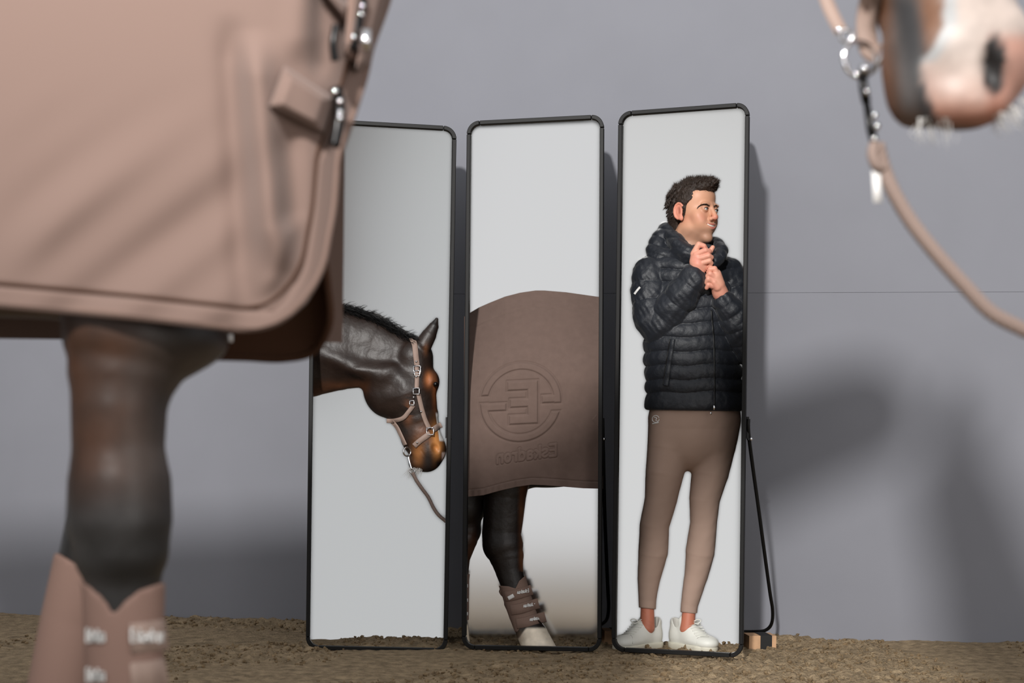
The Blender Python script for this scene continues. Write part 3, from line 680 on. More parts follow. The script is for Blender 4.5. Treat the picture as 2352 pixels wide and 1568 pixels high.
# ---- halter on the foreground head
hal = tag(bpy.data.objects.new('halter', None), 'taupe webbing halter with steel ring'); link(hal, horse)
mb = MB(); ribbon(mb, FH, [(2040, -140), (2012, -60), (1998, 0), (1990, 55), (1997, 112), (2020, 125)], 48, 1.7, 2.3, th=0.005, lift=0.006, miss=1.96, n=26); mb.build('noseband', M['strap'], hal)
mb = MB(); ribbon(mb, FH, [(1998, -40), (2100, -95), (2200, -120), (2330, -130)], 46, 1.6, 2.4, th=0.005, lift=0.004, miss=1.95, n=26); mb.build('noseband', M['strap'], hal)
mb = MB()
p = interp([(1880, -60, 1.99), (1900, 5, 1.98), (1916, 42, 1.97), (1934, 76, 1.965)], 20); 
for i in range(len(p)-1): pass
Vp = []; 
for x, y, d in p:
    for ox, od in ((-15, 0), (15, 0), (15, .006), (-15, .006)): Vp.append(P(x+ox, y-ox*0.35, d+od))
mb.add(Vp, [(i*4+j, i*4+(j+1) % 4, (i+1)*4+(j+1) % 4, (i+1)*4+j) for i in range(len(p)-1) for j in range(4)]+[(3, 2, 1, 0), tuple(len(Vp)-4+j for j in range(4))]); mb.build('chin_strap', M['strap'], hal)
mb = MB(); mb.ring(P(1974, 136, 1.955), r2(42, 1.955), 0.0028, A=(.95, .3, 0)); mb.build('chin_ring', M['chrome'], hal)
mb = MB(); mb.ring(P(1944, 82, 1.96), r2(14, 1.96), 0.0025); mb.ball(P(1927, 70, 1.955), 0.005); mb.build('small_ring', M['chrome'], hal)
mb = MB(); mb.tube([P(2030, 130, 1.93), P(2012, 150, 1.95), P(2004, 165, 1.955)], 0.004, 8); mb.build('ring_loop', M['chrome'], hal)
# ---- lead rope (clipped on: a thing of its own)
lr = thing('lead_rope', Q(1985, 180, 1.95), 'thick taupe lead rope hanging from the ring under the near horse muzzle', 'rope')
def rope(name, pts, r, parent, m, pitch=0.03, n=240):
    p = interp(pts, n); c = Pn(p[:, 0], p[:, 1], p[:, 2]); L_ = np.concatenate([[0], np.cumsum(np.linalg.norm(np.diff(c, axis=0), axis=1))])
    T = np.gradient(c, axis=0); T /= np.linalg.norm(T, axis=1)[:, None]; A = np.cross(T, (0, 1, 0)); A /= np.linalg.norm(A, axis=1)[:, None]; B = np.cross(T, A); mb = MB()
    for s_ in range(3):
        a = L_/pitch*2*math.pi+s_*2*math.pi/3; mb.tube(c+(np.cos(a)[:, None]*A+np.sin(a)[:, None]*B)*r*0.48, r*0.56, 8)
    return mb.build(name, m, parent)
rope('rope', [(2016, 335, 1.95), (2032, 392, 1.95), (2052, 440, 1.945), (2092, 508, 1.94), (2150, 582, 1.93), (2216, 656, 1.92), (2275, 716, 1.91), (2340, 752, 1.90), (2420, 790, 1.89), (2500, 860, 1.88), (2550, 1000, 1.88), (2575, 1400, 1.88), (2590, 2000, 1.88), (2610, 2360, 1.87), (2680, 2400, 1.86), (2900, 2420, 1.85)], r2(17, 1.93), lr, M['rope'], n=420)
mb = MB(); mb.tube(interp([P(2010, 330, 1.945), P(2004, 352, 1.94), P(2012, 378, 1.94), P(2030, 385, 1.945)], 16), r2(13, 1.94), 8); mb.build('rope_loop', M['rope'], lr)
mb = MB(); mb.ring(P(1984, 166, 1.95), 0.0085, 0.003, A=(.6, .8, 0)); mb.tube([P(1981, 176, 1.95), P(1984, 205, 1.95), P(1990, 235, 1.95)], 0.0065, 10); mb.tube([P(1990, 235, 1.95), P(2001, 300, 1.95), P(2009, 330, 1.95)], [.005, .0065, .006], 10); mb.build('snap_hook', M['gun'], lr)
for x, y, r in ((1986, 158, .0065), (1966, 172, .005), (1943, 150, .0045), (1990, 211, .0045), (2008, 266, .0045), (2014, 290, .005), (2008, 320, .005)): mb = MB(); mb.ball(P(x, y, 1.94), r); mb.build('steel_bead', M['chrome'], lr)
mb = MB(); mb.box(P(2014, 428, 1.945), (r2(10, 1.945), .0008, r2(37, 1.945)), np.array([[1, 0, -.06], [0, 1, 0], [.06, 0, 1]])); mb.build('white_tag', M['white'], lr)
#@@PART3
# ------------------------------------------------------------------ horse head and neck in the leftmost mirror
m1, m2, m3 = MIR
hh = thing('horse', (float(P(900, 900, 5.55)[0]), 5.55, 0), 'dark bay horse head and neck in a taupe halter, shown in the leftmost mirror', 'horse')
D1 = 5.55
F = Field(P(696, 1110, 5.40), P(1040, 670, 5.72), 0.0032)
E = lambda x, y, rx, ry, rd, dd=0.0, k=0.03, op='add', an=0: F.ell(P(x, y, D1+dd), (r2(rx, D1), rd, r2(ry, D1)), k, op, R=np.array([[math.cos(an), 0, math.sin(an)], [0, 1, 0], [-math.sin(an), 0, math.cos(an)]]))
def CN(pts, k=0.02, sq=1.0, op='add'): F.chain([(P(x, y, D1+dd), r2(r, D1)) for x, y, dd, r in pts], k, op=op, sq=sq)
CN([(620, 812, 0.02, 112), (700, 803, 0.02, 110), (770, 797, 0.02, 100), (835, 802, 0.02, 88), (890, 818, 0.01, 72), (935, 822, 0.01, 54)], 0.05, sq=1.9)
E(888, 898, 53, 62, .068, -0.005, 0.035, an=0.3)                     # jowl
CN([(948, 822, 0, 46), (952, 860, 0, 44)], 0.02, 1.1)
CN([(938, 905, 0, 66), (955, 955, 0, 52), (966, 1000, 0, 44)], 0.03, 1.25)
CN([(966, 1000, 0, 43), (981, 1036, 0, 40)], 0.02, 1.15)
E(990, 1030, 33, 34, .055, 0, 0.02); E(978, 1058, 32, 26, .045, 0, 0.015); E(957, 1062, 19, 19, .04, 0, 0.01)
E(992, 876, 17, 24, .045, -0.01, 0.02)                                # brow over the eye
E(1003, 884, 10, 9, .02, -0.062, 0.008, 'sub')
E(1002, 1030, 8, 12, .02, -0.06, 0.01, 'sub', an=0.5)                 # nostril
CN([(967, 1035, -0.06, 1.5), (978, 1052, -0.06, 2), (985, 1075, -0.05, 2.5)], 0.004, op='sub')
CN([(905, 850, -0.060, 6), (925, 880, -0.060, 8), (930, 925, -0.055, 6)], 0.04)    # cheek ridge
CN([(740, 812, -0.058, 10), (820, 846, -0.060, 16), (880, 856, -0.055, 16)], 0.06)   # neck muscle
CN([(800, 838, -0.10, 1), (850, 826, -0.10, 3), (915, 822, -0.085, 2)], 0.035, op='sub')
CN([(964, 812, -0.03, 17), (972, 792, -0.035, 20), (985, 770, -0.035, 17), (996, 750, -0.035, 11.5), (1003, 733, -0.035, 4)], 0.008, 1.3)
CN([(975, 795, -0.075, 5), (988, 770, -0.075, 8), (999, 745, -0.07, 4)], 0.006, op='sub')
clip_mirror(F, m1)
def coat_m1(V):
    px, py = proj(V[:, 0], V[:, 1], V[:, 2]); c = np.tile(np.array(srgb(38, 27, 22)), (len(V), 1))
    def mix(col, w):
        nonlocal c; w = np.clip(w, 0, 1)[:, None]; c = c*(1-w)+np.array(srgb(*col))*w
    nz = fbm(V[:, 0], V[:, 1], V[:, 2], 60, 9); g = lambda x, y, sx, sy: np.exp(-((px-x)/sx)**2-((py-y)/sy)**2)
    mix((96, 60, 40), 0.8*sstep((py-862)/40)*sstep((850-px)/40)*(0.6+0.4*nz)); mix((92, 56, 34), 0.8*np.exp(-((py-(905+(px-760)*-0.25))/16)**2)*sstep((860-px)/40))
    mix((176, 104, 56), 0.9*g(985, 872, 9, 16)); mix((150, 88, 50), 0.8*g(1000, 900, 6, 34)); mix((140, 84, 48), 0.7*g(975, 1000, 26, 26)*(0.7+0.5*nz))
    mix((205, 138, 78), 1.1*g(1003, 1020, 12, 40)*(px > 985)); mix((170, 112, 64), 0.9*g(962, 1040, 14, 26)); mix((48, 42, 40), g(984, 1058, 13, 26)); mix((28, 24, 24), g(1008, 1065, 12, 12))
    mix((40, 36, 34), g(935, 985, 26, 30)*.6); mix((128, 78, 48), 0.6*g(938, 948, 10, 26)*(nz > 0))
    mix((235, 232, 228), sstep((px-(1001+0.13*(py-960)))/3)*sstep((1015-py)/6)*sstep((py-945)/8)); mix((226, 200, 190), sstep((px-1013)/4)*sstep((py-1036)/6)*sstep((1066-py)/6))
    mix((96, 60, 38), 0.8*g(978, 800, 6, 14)); mix((14, 13, 14), g(997, 745, 8, 25)*.8)
    return c
FM1 = F; F.build('body', M['coatm'], hh, coat_m1)
mb = MB(); mb.ball(P(1000.5, 882, 5.49), (.0105, .011, .0095)); mb.build('eye', M['eyeb'], hh)
rt = []; tp = []
TOPL = interp([(700, 694), (745, 688), (800, 698), (843, 713), (880, 730), (905, 747), (950, 768)], 200)
for i in range(1500):
    u = rng.random(); j = int(u*199); x, y = TOPL[j]; d = 5.52+.06*rng.random(); y2 = y+rng.random()*16
    rt.append(P(x, y2+3, d)); L_ = 16+20*rng.random(); tp.append(P(x+L_*(0.75+0.2*rng.normal()), y2-2-3*rng.random()+L_*(0.5+0.2*rng.random()), d-0.03-0.02*rng.random()))
for i in range(40):
    j = int(rng.random()*199); x, y = TOPL[j]; rt.append(P(x, y+4, 5.54)); tp.append(P(x+14+8*rng.random(), y-1-4*rng.random(), 5.54))
rt = np.array(rt); tp = np.array(tp); ok = (proj(rt[:, 0], rt[:, 1], rt[:, 2])[0] > 726)
strands('mane', rt[ok], tp[ok], 0.0017, M['mane'], hh, bend=0.08)
rt = []; tp = []
for i in range(46):
    x = 940+rng.random()*30; y = 1070+rng.random()*10; rt.append(P(x, y, 5.52)); a = -0.9+rng.random()*0.9; L_ = 14+14*rng.random(); tp.append(P(x+L_*a, y+L_*0.9, 5.51))
strands('whiskers', rt, tp, 0.0009, M['whisk'], hh, kind='stuff')
hal = tag(bpy.data.objects.new('halter', None), 'taupe halter with polished buckles'); link(hal, hh)
def strap_m1(name, pts, w, m=None, lift=0.004, th=0.004):
    mb = MB(); ribbon(mb, FM1, pts, w, 5.38, 5.74, th=th, lift=lift, miss=D1); return mb.build(name, m or M['strap'], hal)
strap_m1('crown_strap', [(945, 775), (952, 790), (955, 815), (958, 840)], 13)
strap_m1('cheek_strap', [(957, 838), (958, 860), (957, 892)], 10.5)
strap_m1('cheek_strap', [(961, 905), (968, 935), (976, 962), (986, 984)], 10.5)
strap_m1('noseband', [(951, 1024), (962, 1014), (977, 1003), (988, 995)], 13)
strap_m1('noseband', [(993, 988), (1003, 981), (1014, 975)], 13)
strap_m1('throat_strap', [(950, 930), (938, 946), (925, 960), (905, 966), (888, 966)], 10)
strap_m1('jaw_strap', [(900, 968), (911, 980), (921, 1000), (931, 1022)], 9)
def ms(x, y): return FM1.cast(x, y, 5.38, 5.74, D1)-0.012
def sq_ring(x, y, w, h, name='buckle', r=0.0025):
    mb = MB(); d = ms(x, y); c = [(x-w, y-h), (x+w, y-h), (x+w, y+h), (x-w, y+h), (x-w, y-h)]; mb.tube([P(a, b, d) for a, b in c], r, 8); return mb.build(name, M['chrome'], hal)
sq_ring(958, 849, 8, 9); sq_ring(958, 857, 6, 6); sq_ring(956, 898, 7, 7); sq_ring(988, 990, 8, 8); sq_ring(946, 925, 5, 5)
for x, y in ((956, 830), (956, 865), (967, 945), (958, 1016), (950, 912), (993, 998)):
    mb = MB(); mb.ball(P(x, y, ms(x, y)), .0042); mb.build('rivet', M['chrome'], hal)
mb = MB(); mb.ring(P(935, 1037, 5.50), r2(10, 5.5), 0.003, A=(.8, .6, 0)); mb.build('chin_ring', M['chrome'], hal)
lr = thing('lead_rope', tuple(P(945, 1062, 5.48)), 'thin taupe lead rope below the horse chin in the leftmost mirror', 'rope')
mb = MB(); mb.tube(interp([P(938, 1048, 5.49), P(941, 1062, 5.485), P(946, 1078, 5.48)], 10), .0042, 8); mb.ring(P(947, 1082, 5.48), .009, .0028); mb.build('snap_hook', M['chrome'], lr)
rope('rope', [(948, 1086, 5.48), (956, 1102, 5.48), (968, 1120, 5.48), (984, 1142, 5.48), (996, 1166, 5.47), (1008, 1183, 5.46), (1026, 1198, 5.45)], r2(4.2, 5.48), lr, M['rope'], pitch=0.02, n=120)
# ------------------------------------------------------------------ rugged horse in the middle mirror
hb = thing('horse', (float(P(1220, 900, 5.55)[0]), 5.55, 0), 'dark bay horse flank and foreleg under an embossed brown rug, shown in the middle mirror', 'horse')
xs = np.arange(1066, 1386, 1.0); ts = np.linspace(0, 1, 480)
topl = lambda x: np.interp(x, [1060, 1073, 1100, 1125, 1160, 1195, 1230, 1250, 1300, 1378, 1390], [731, 722, 706, 695, 681, 672, 667, 667, 671, 682, 684])
boty = lambda x: np.interp(x, [1060, 1070, 1110, 1150, 1185, 1220, 1250, 1290, 1340, 1380, 1390], [1142, 1141, 1137, 1126, 1118, 1113, 1114, 1117, 1121, 1122, 1123])
Xg, Tg = np.meshgrid(xs, ts, indexing='ij'); Yg = topl(Xg)+(boty(Xg)-topl(Xg))*Tg
hv = (Yg-667)*5.5/FPX                                                  # metres below the croup
dep = 5.415+0.21*np.sqrt(np.clip(1-np.clip(((Yg-topl(Xg))*5.5/FPX+0.01)/0.36, 0, 1), 0, 1)**2)**1.6+0.012*((1240-Xg)/170)**2*sstep((1240-Xg)/170)
dep += sstep((Yg-960)/160)*(0.004*np.sin(Xg/17+Yg/90)+0.003*np.sin(Xg/9.0+1))*1.0+0.002*fbm(Xg/100, Yg/100, 0*Xg, 5, 12)
dep += 0.0016*np.exp(-((Yg-(topl(Xg)+38))/2.5)**2)
# embossed emblem: ring with two gaps, block letter seen reversed
def ring_d(x, y): return np.abs(np.hypot((x-1196)/1.02, y-923)-83)-9.5
def box_d(x, y, x0, x1, y0, y1):
    dx = np.maximum(x0-x, x-x1); dy = np.maximum(y0-y, y-y1); return np.hypot(np.maximum(dx, 0), np.maximum(dy, 0))+np.minimum(np.maximum(dx, dy), 0)
Ys = Yg+0.05*(Xg-1196)                                                 # slight slant
gapL = box_d(Xg, Ys, 1090, 1128, 906, 921); gapR = box_d(Xg, Ys, 1262, 1300, 930, 947)
em = np.maximum(np.maximum(ring_d(Xg, Ys), -gapL), -gapR)
Ee = np.minimum.reduce([box_d(Xg, Ys, 1210, 1237, 873, 973), box_d(Xg, Ys, 1164, 1237, 873, 897), box_d(Xg, Ys, 1170, 1237, 914, 936), box_d(Xg, Ys, 1168, 1237, 951, 975)])
em = np.minimum.reduce([em, Ee, box_d(Xg, Ys, 1104, 1164, 922, 942), box_d(Xg, Ys, 1243, 1288, 909, 929)])
dep += -0.0030*sstep(-em/5)+0.0032*np.exp(-(em/2.2)**2)
wd, st = word('Eskadron'); sc = 140/wd
# written on the far flank, so the letters read right to left here
U_ = (1279-Xg)/sc; V_ = (1046+0.13*(1279-Xg)-Yg)/26.0
sel = (Yg > 1005) & (Yg < 1085); dl = np.full(Xg.shape, 9.0); dl[sel] = seg_dist(U_[sel]*sc, V_[sel]*26.0, [[(a*sc, b*26.0) for a, b in s0] for s0 in st])
dep += -0.0022*sstep((4.5-dl)/2.5)+0.0022*np.exp(-((dl-4.2)/1.3)**2)
eb = boty(Xg)-Yg; dep += 0.0022*np.exp(-((eb-16)/1.6)**2)-0.0025*(eb < 15)*(1+0.4*np.sin(Xg/2.4)*(Xg < 1210))
FD2 = dep
sheet('rug', Pn(Xg, Yg, dep)[:, ::-1][:, ::-1], M['fleecem'], hb, th=0.01, label='brown taupe rug embossed with a round emblem and lettering')
mb = MB(); v_ = [(1348, 953), (1366, 976), (1379, 1000), (1384, 1000), (1384, 960), (1371, 943)]
o5 = padded([(1371, 944), (1386, 960), (1384, 1004), (1349, 958)], lambda x, y: 5.44+0*x, 'surcingle_flap', M['fleecem'], th=0.008, puff=0.004, n=16, parent=hb)
F = Field(P(1058, 1500, 5.36), P(1392, 1085, 5.66), 0.0032); D2 = 5.53
def CN2(pts, k=0.02, sq=1.0, op='add'): F.chain([(P(x, y, D2+dd), r2(r, D2)) for x, y, dd, r in pts], k, op=op, sq=sq)
L1 = [(1161, 1100, 0.0, 56), (1159, 1142, 0.0, 49), (1156, 1190, 0.0, 46), (1152, 1225, 0.0, 45), (1155, 1250, -.005, 47), (1163, 1275, -.01, 40), (1170, 1310, -.02, 32), (1180, 1345, -.03, 28), (1192, 1385, -.045, 28), (1206, 1425, -.065, 27), (1218, 1450, -.08, 29)]
CN2(L1, 0.02, 1.25)
CN2([(1218, 1448, -.08, 31), (1226, 1462, -.09, 34), (1241, 1500, -.10, 39)], 0.02, 1.2)
L2 = [(1040, 1100, .06, 80), (1046, 1160, .06, 70), (1058, 1215, .06, 48), (1060, 1235, .05, 38), (1050, 1280, .05, 30), (1047, 1330, .04, 27), (1047, 1420, .03, 26), (1050, 1500, .0, 32)]
CN2(L2, 0.02, 1.6)
E3 = lambda x, y, rx, ry, rd, dd=0.0, k=0.03: F.ell(P(x, y, D2+dd), (r2(rx, D2), rd, r2(ry, D2)), k)
E3(1120, 1100, 110, 42, .08, .06, .02); E3(1250, 1088, 110, 32, .06, .06, .02)
clip_mirror(F, m2); F.full(lambda X, Y, Z: 0.004-Z+0*X+0*Y)
def coat_m2(V):
    px, py = proj(V[:, 0], V[:, 1], V[:, 2]); c = np.tile(np.array(srgb(26, 19, 16)), (len(V), 1)); nz = fbm(V[:, 0], V[:, 1], V[:, 2], 50, 5)
    def mix(col, w):
        nonlocal c; w = np.clip(w, 0, 1)[:, None]; c = c*(1-w)+np.array(srgb(*col))*w
    g = lambda x, y, sx, sy: np.exp(-((px-x)/sx)**2-((py-y)/sy)**2)
    mix((104, 66, 42), 0.9*sstep((px-1186)/14)*(px < 1215)*(py < 1312)*(0.7+0.4*nz)); mix((58, 52, 50), 0.5*g(1165, 1240, 25, 50)*(0.6+0.6*nz)); mix((92, 58, 38), 0.8*g(1085, 1265, 12, 40))
    mix((236, 222, 202), (px > 1100)*sstep((py-1438-(1-sstep((px-1186)/26))*26)/8)); mix((150, 128, 108), 0.5*(py > 1440)*g(1196, 1462, 10, 14)); mix((214, 198, 176), (px < 1090)*sstep((py-1430)/8))
    return c
FM2 = F; F.build('body', M['coatm'], hb, coat_m2)
F = Field(P(1058, 1470, 5.34), P(1300, 1295, 5.66), 0.0028)
F.chain([(P(x, y, D2+dd), r2(r+4, D2)) for x, y, dd, r in L1[5:]], 0.015, sq=1.22)
for k in range(4):
    x0, y0 = 1180+12.5*k, 1352+29*k
    F.cone(P(x0-29, y0+6, 5.50-.012*k), P(x0-26, y0+11, 5.50-.012*k), .009, .009, .006)   # padded rear edge
def fb2(X, Y, Z):
    px, py = proj(X, Y, Z); main = px > 1100
    t1 = np.interp(px, [1140, 1152, 1168, 1184, 1192, 1206], [1344, 1345, 1346, 1351, 1334, 1322]); b1 = np.interp(px, [1160, 1200, 1213, 1225, 1256], [1447, 1453, 1444, 1446, 1449])+0*py
    return np.maximum(t1-py, py-b1)*5.5/FPX
F.full(fb2); clip_mirror(F, m2)
bt = F.build('tendon_boot', M['bootm'], hb); FB = F
F = Field(P(1058, 1440, 5.34), P(1100, 1300, 5.68), 0.0028); F.chain([(P(x, y, D2+dd), r2(r+4, D2)) for x, y, dd, r in L2[3:]], 0.015, sq=1.22)
F.full(lambda X, Y, Z: (lambda p: np.maximum(1318-p[1], p[1]-1424)*5.5/FPX+0*X+0*Y)(proj(X, Y, Z))); clip_mirror(F, m2)
bt2_ = F.build('tendon_boot', M['bootm'], hb); FB2 = F
for k in range(3):
    x0, y0 = 1190+13.5*k, 1358+31*k
    mb = MB(); ribbon(mb, FB, [(x0-31, y0+12), (x0-8, y0+8), (x0+12, y0+2), (x0+32+2*k, y0-4)], 24, 5.3, 5.66, th=0.003, lift=0.001, miss=5.47); mb.build('strap', M['bootm'], bt)
    mb = MB(); w2, s2 = word('Eskadron'); q2 = 27/w2
    for s0 in s2: ribbon(mb, FB, [(x0+25+k-a*q2, y0+1+a*q2*0.18-b*8) for a, b in s0], 2.0, 5.3, 5.66, th=0.0012, lift=0.0046, smooth=False, miss=5.46)
    mb.build('white_lettering', M['white'], bt)
mb = MB(); ribbon(mb, FB, [(1167, 1374), (1180, 1367)], 9, 5.3, 5.66, th=0.0015, lift=0.005, miss=5.46); mb.build('white_mark', M['white'], bt)
for y in (1345, 1378, 1409):
    mb = MB(); ribbon(mb, FB2, [(1066, y), (1075, y)], 8, 5.3, 5.66, th=0.0015, lift=0.003, miss=5.5); mb.build('white_mark', M['white'], bt2_)
#@@PART4
# ------------------------------------------------------------------ the man in the rightmost mirror
DM = 5.42
man = thing('person', (float(P(1590, 1490, DM)[0]), DM, 0), 'person in navy puffer jacket, taupe breeches and white sneakers, hands clasped at collar', 'person')
def A4(x, y, d): return P(x, y, d)
def CM(F, pts, k=0.01, **kw): F.chain([(P(x, y, d), r2(r, DM)) for x, y, d, r in pts], k, **kw)
HC = P(1593, 488, 5.42); YAW = math.radians(45)
fv = np.array([math.sin(YAW), -math.cos(YAW), 0.0]); sv = np.array([-math.cos(YAW), -math.sin(YAW), 0.0]); zv = np.array([0, 0, 1.0])
TLT = math.radians(2); fv, zv = fv*math.cos(TLT)-zv*math.sin(TLT)*0, zv
HR = np.stack([sv, fv, zv])                     # rows: local axes in world
def HL(s, f, z): return HC+sv*s+fv*f+zv*z
F = Field(P(1430, 1492, 5.20), P(1730, 400, 5.62), 0.0024)
he = lambda c, r, k=0.012, op='add', tilt=0.0: F.ell(HL(*c), r, k, op, R=HR)
he((0, -.002, .036), (.073, .080, .082)); he((0, .028, -.025), (.058, .056, .082), .02); he((0, .036, .056), (.056, .048, .046), .02)
he((0, .020, -.072), (.051, .056, .038), .025); he((0, .066, -.104), (.022, .019, .017), .02)
for s_ in (-1, 1):
    he((s_*.050, .000, -.064), (.013, .030, .028), .02); he((s_*.041, .054, -.022), (.021, .020, .020), .02)
    he((s_*.026, .079, .020), (.024, .011, .008), .012); he((s_*.031, .094, .003), (.017, .014, .012), .010, 'sub')
    he((s_*.0305, .0755, .0025), (.0150, .0130, .0130), .006)                                   # lids
    he((s_*.0305, .0900, .0020), (.0128, .0110, .0044), .0015, 'sub')                           # opening between them
    he((s_*.036, .058, -.045), (.018, .022, .022), .02)
    rim = [(HL(s_*(.078+.004*math.cos(a)), -.014-.019*math.cos(a)+.004, -.002+.030*math.sin(a)), .0042) for a in np.linspace(-1.9, 2.5, 9)]
    F.ell(HL(s_*.075, -.012, -.006), (.006, .018, .028), .005, R=HR); F.chain(rim, .004); F.ell(HL(s_*.074, .000, -.030), (.006, .008, .010), .006, R=HR)
    he((s_*.084, -.008, -.004), (.006, .008, .014), .004, 'sub')
F.cone(HL(0, .080, .018), HL(0, .102, -.024), .0080, .0100, .010); he((0, .103, -.030), (.0108, .010, .009), .006)
for s_ in (-1, 1): he((s_*.0125, .091, -.034), (.0085, .010, .008), .005); he((s_*.006, .099, -.0415), (.0035, .0045, .003), .002, 'sub')
he((0, .055, -.060), (.041, .036, .028), .012)
MS = lambda s: .055+.036*math.sqrt(max(0, 1-(s/.041)**2)); MZ = lambda s: -.0605+.0085*(s/.027)**2
SS = np.linspace(-.027, .027, 9)
F.chain([(HL(s, MS(s)-.0015, MZ(s)+.0055*(1-(abs(s)/.029)**2)), .0026+.0026*(1-(abs(s)/.027)**2)) for s in SS], .004)
F.chain([(HL(s, MS(s)-.0025, MZ(s)-.0075*(1-(abs(s)/.029)**2)), .0026+.0036*(1-(abs(s)/.027)**2)) for s in SS], .004)
F.chain([(HL(s, MS(s)+.0010, MZ(s)-.0006), .0014+.0030*(1-(abs(s)/.027)**2)) for s in SS], .0015, op='sub')
F.cone(HL(0, -.030, -.075), HL(0.0, -.052, -.185), .049, .057, .02)                       # neck
CM(F, [(1583, 560, 5.44, 36), (1586, 640, 5.43, 50), (1590, 800, 5.42, 55), (1590, 940, 5.42, 58)], .03)       # trunk under the jacket
CM(F, [(1505, 625, 5.43, 22), (1680, 632, 5.45, 22)], .03)
CM(F, [(1498, 640, 5.43, 20), (1508, 738, 5.40, 22), (1565, 683, 5.34, 18), (1600, 628, 5.285, 17)], .01)   # his arm nearest the camera
CM(F, [(1686, 640, 5.44, 20), (1700, 740, 5.41, 20), (1668, 695, 5.34, 18), (1654, 672, 5.30, 17)], .01)
CM(F, [(1558, 960, 5.42, 42), (1523, 1110, 5.41, 26), (1502, 1225, 5.425, 20), (1493, 1310, 5.44, 17), (1487, 1390, 5.445, 15), (1487, 1440, 5.44, 17)], .02)
CM(F, [(1626, 960, 5.42, 42), (1625, 1110, 5.41, 26), (1612, 1225, 5.425, 20), (1600, 1310, 5.44, 17), (1583, 1400, 5.445, 15), (1578, 1445, 5.44, 17)], .02)
# hand nearest the camera, closed on the collar
CM(F, [(1600, 628, 5.285, 16), (1603, 607, 5.275, 17), (1603, 592, 5.272, 15)], .01); CM(F, [(1596, 600, 5.275, 12), (1598, 582, 5.275, 10)], .008); CM(F, [(1614, 612, 5.278, 12), (1612, 598, 5.275, 11)], .008)
CM(F, [(1593, 583, 5.272, 7.5), (1605, 561, 5.262, 6.6), (1617, 565, 5.262, 5.8), (1623, 575, 5.272, 5.2)], .002)
CM(F, [(1598, 585, 5.262, 7.2), (1620, 575, 5.248, 6.6), (1629, 577, 5.256, 5.8), (1628, 585, 5.272, 5.2)], .0015)
CM(F, [(1604, 594, 5.258, 7.0), (1627, 587, 5.246, 6.4), (1634, 591, 5.256, 5.6), (1631, 598, 5.27, 5.0)], .0015)
CM(F, [(1611, 604, 5.260, 6.6), (1629, 599, 5.250, 5.8), (1634, 604, 5.258, 5.0), (1629, 611, 5.268, 4.6)], .0015)
CM(F, [(1608, 602, 5.286, 8), (1622, 588, 5.290, 7), (1632, 576, 5.288, 6), (1637, 568, 5.285, 5)], .003)
# the other hand just below it
CM(F, [(1655, 674, 5.30, 16), (1648, 655, 5.285, 17), (1642, 637, 5.275, 15)], .01); CM(F, [(1650, 650, 5.28, 12), (1646, 628, 5.275, 10)], .008)
CM(F, [(1647, 631, 5.268, 7.2), (1641, 617, 5.262, 6.6), (1631, 618, 5.262, 5.8), (1627, 626, 5.270, 5.2)], .0015)
CM(F, [(1641, 637, 5.262, 7.0), (1631, 629, 5.254, 6.4), (1625, 634, 5.262, 5.6)], .0015)
CM(F, [(1637, 646, 5.264, 6.8), (1627, 641, 5.256, 6.2), (1622, 648, 5.264, 5.4)], .0015)
CM(F, [(1636, 657, 5.270, 6.4), (1627, 654, 5.262, 5.6), (1623, 661, 5.268, 4.8)], .0015)
CM(F, [(1648, 660, 5.27, 9), (1640, 648, 5.262, 7.5), (1632, 636, 5.262, 6)], .003)
clip_mirror(F, m3)
def skinc(V):
    px, py = proj(V[:, 0], V[:, 1], V[:, 2]); L_ = (V-HC) @ HR.T; s, f, z = L_.T; s = np.abs(s)
    c = np.tile(np.array(srgb(214, 160, 130)), (len(V), 1)); nz = fbm(V[:, 0], V[:, 1], V[:, 2], 90, 2)
    def mix(col, w):
        nonlocal c; w = np.clip(w, 0, 1)[:, None]; c = c*(1-w)+np.array(srgb(*col))*w
    hd = (z > -.14)*(z < .13)*(np.abs(f) < .14)
    mix((208, 132, 112), hd*0.55*np.exp(-((z+.03)/.02)**2-((s-.045)/.02)**2)); mix((214, 128, 110), hd*0.8*np.exp(-((z+.03)/.012)**2-(s/.016)**2)*(f > .09))
    mix((150, 116, 98), hd*0.55*sstep((-.055-z)/.03)*sstep((f+.03)/.03)*(1-0.9*np.exp(-((z+.06)/.014)**2-(s/.028)**2)))     # stubble
    zz = z-(-.0605+.0085*(s/.027)**2); lw = .0125*(1-(s/.031)**2)
    mix((204, 116, 106), hd*0.85*(s < .030)*(f > .06)*sstep((lw-np.abs(zz+.001))/.003))
    mix((222, 138, 118), hd*0.7*sstep((s-.068)/.006)*(z < .03)*(f < .012)); mix((140, 66, 54), hd*0.8*sstep((.019-np.abs(z))/.01)*(s > .076)*np.exp(-((f+.006)/.006)**2)*0.7)
    mix((150, 96, 78), hd*0.5*np.exp(-((z-.003)/.009)**2-((s-.031)/.016)**2)*(f > .06)); mix((110, 60, 50), hd*(f > .098)*np.exp(-((z+.0415)/.003)**2-((s-.007)/.005)**2))
    han = (py > 550)*(py < 690)*(V[:, 1] < 5.315)
    mix((226, 164, 142), han*0.8); mix((212, 130, 114), han*np.clip(0.25+0.35*nz, 0, 1)); mix((192, 116, 92), (py > 1380)*0.9); mix((168, 98, 78), (py > 1400)*0.4*sstep(nz))
    return c
FSK = F; F.build('body', M['skin'], man, skinc)
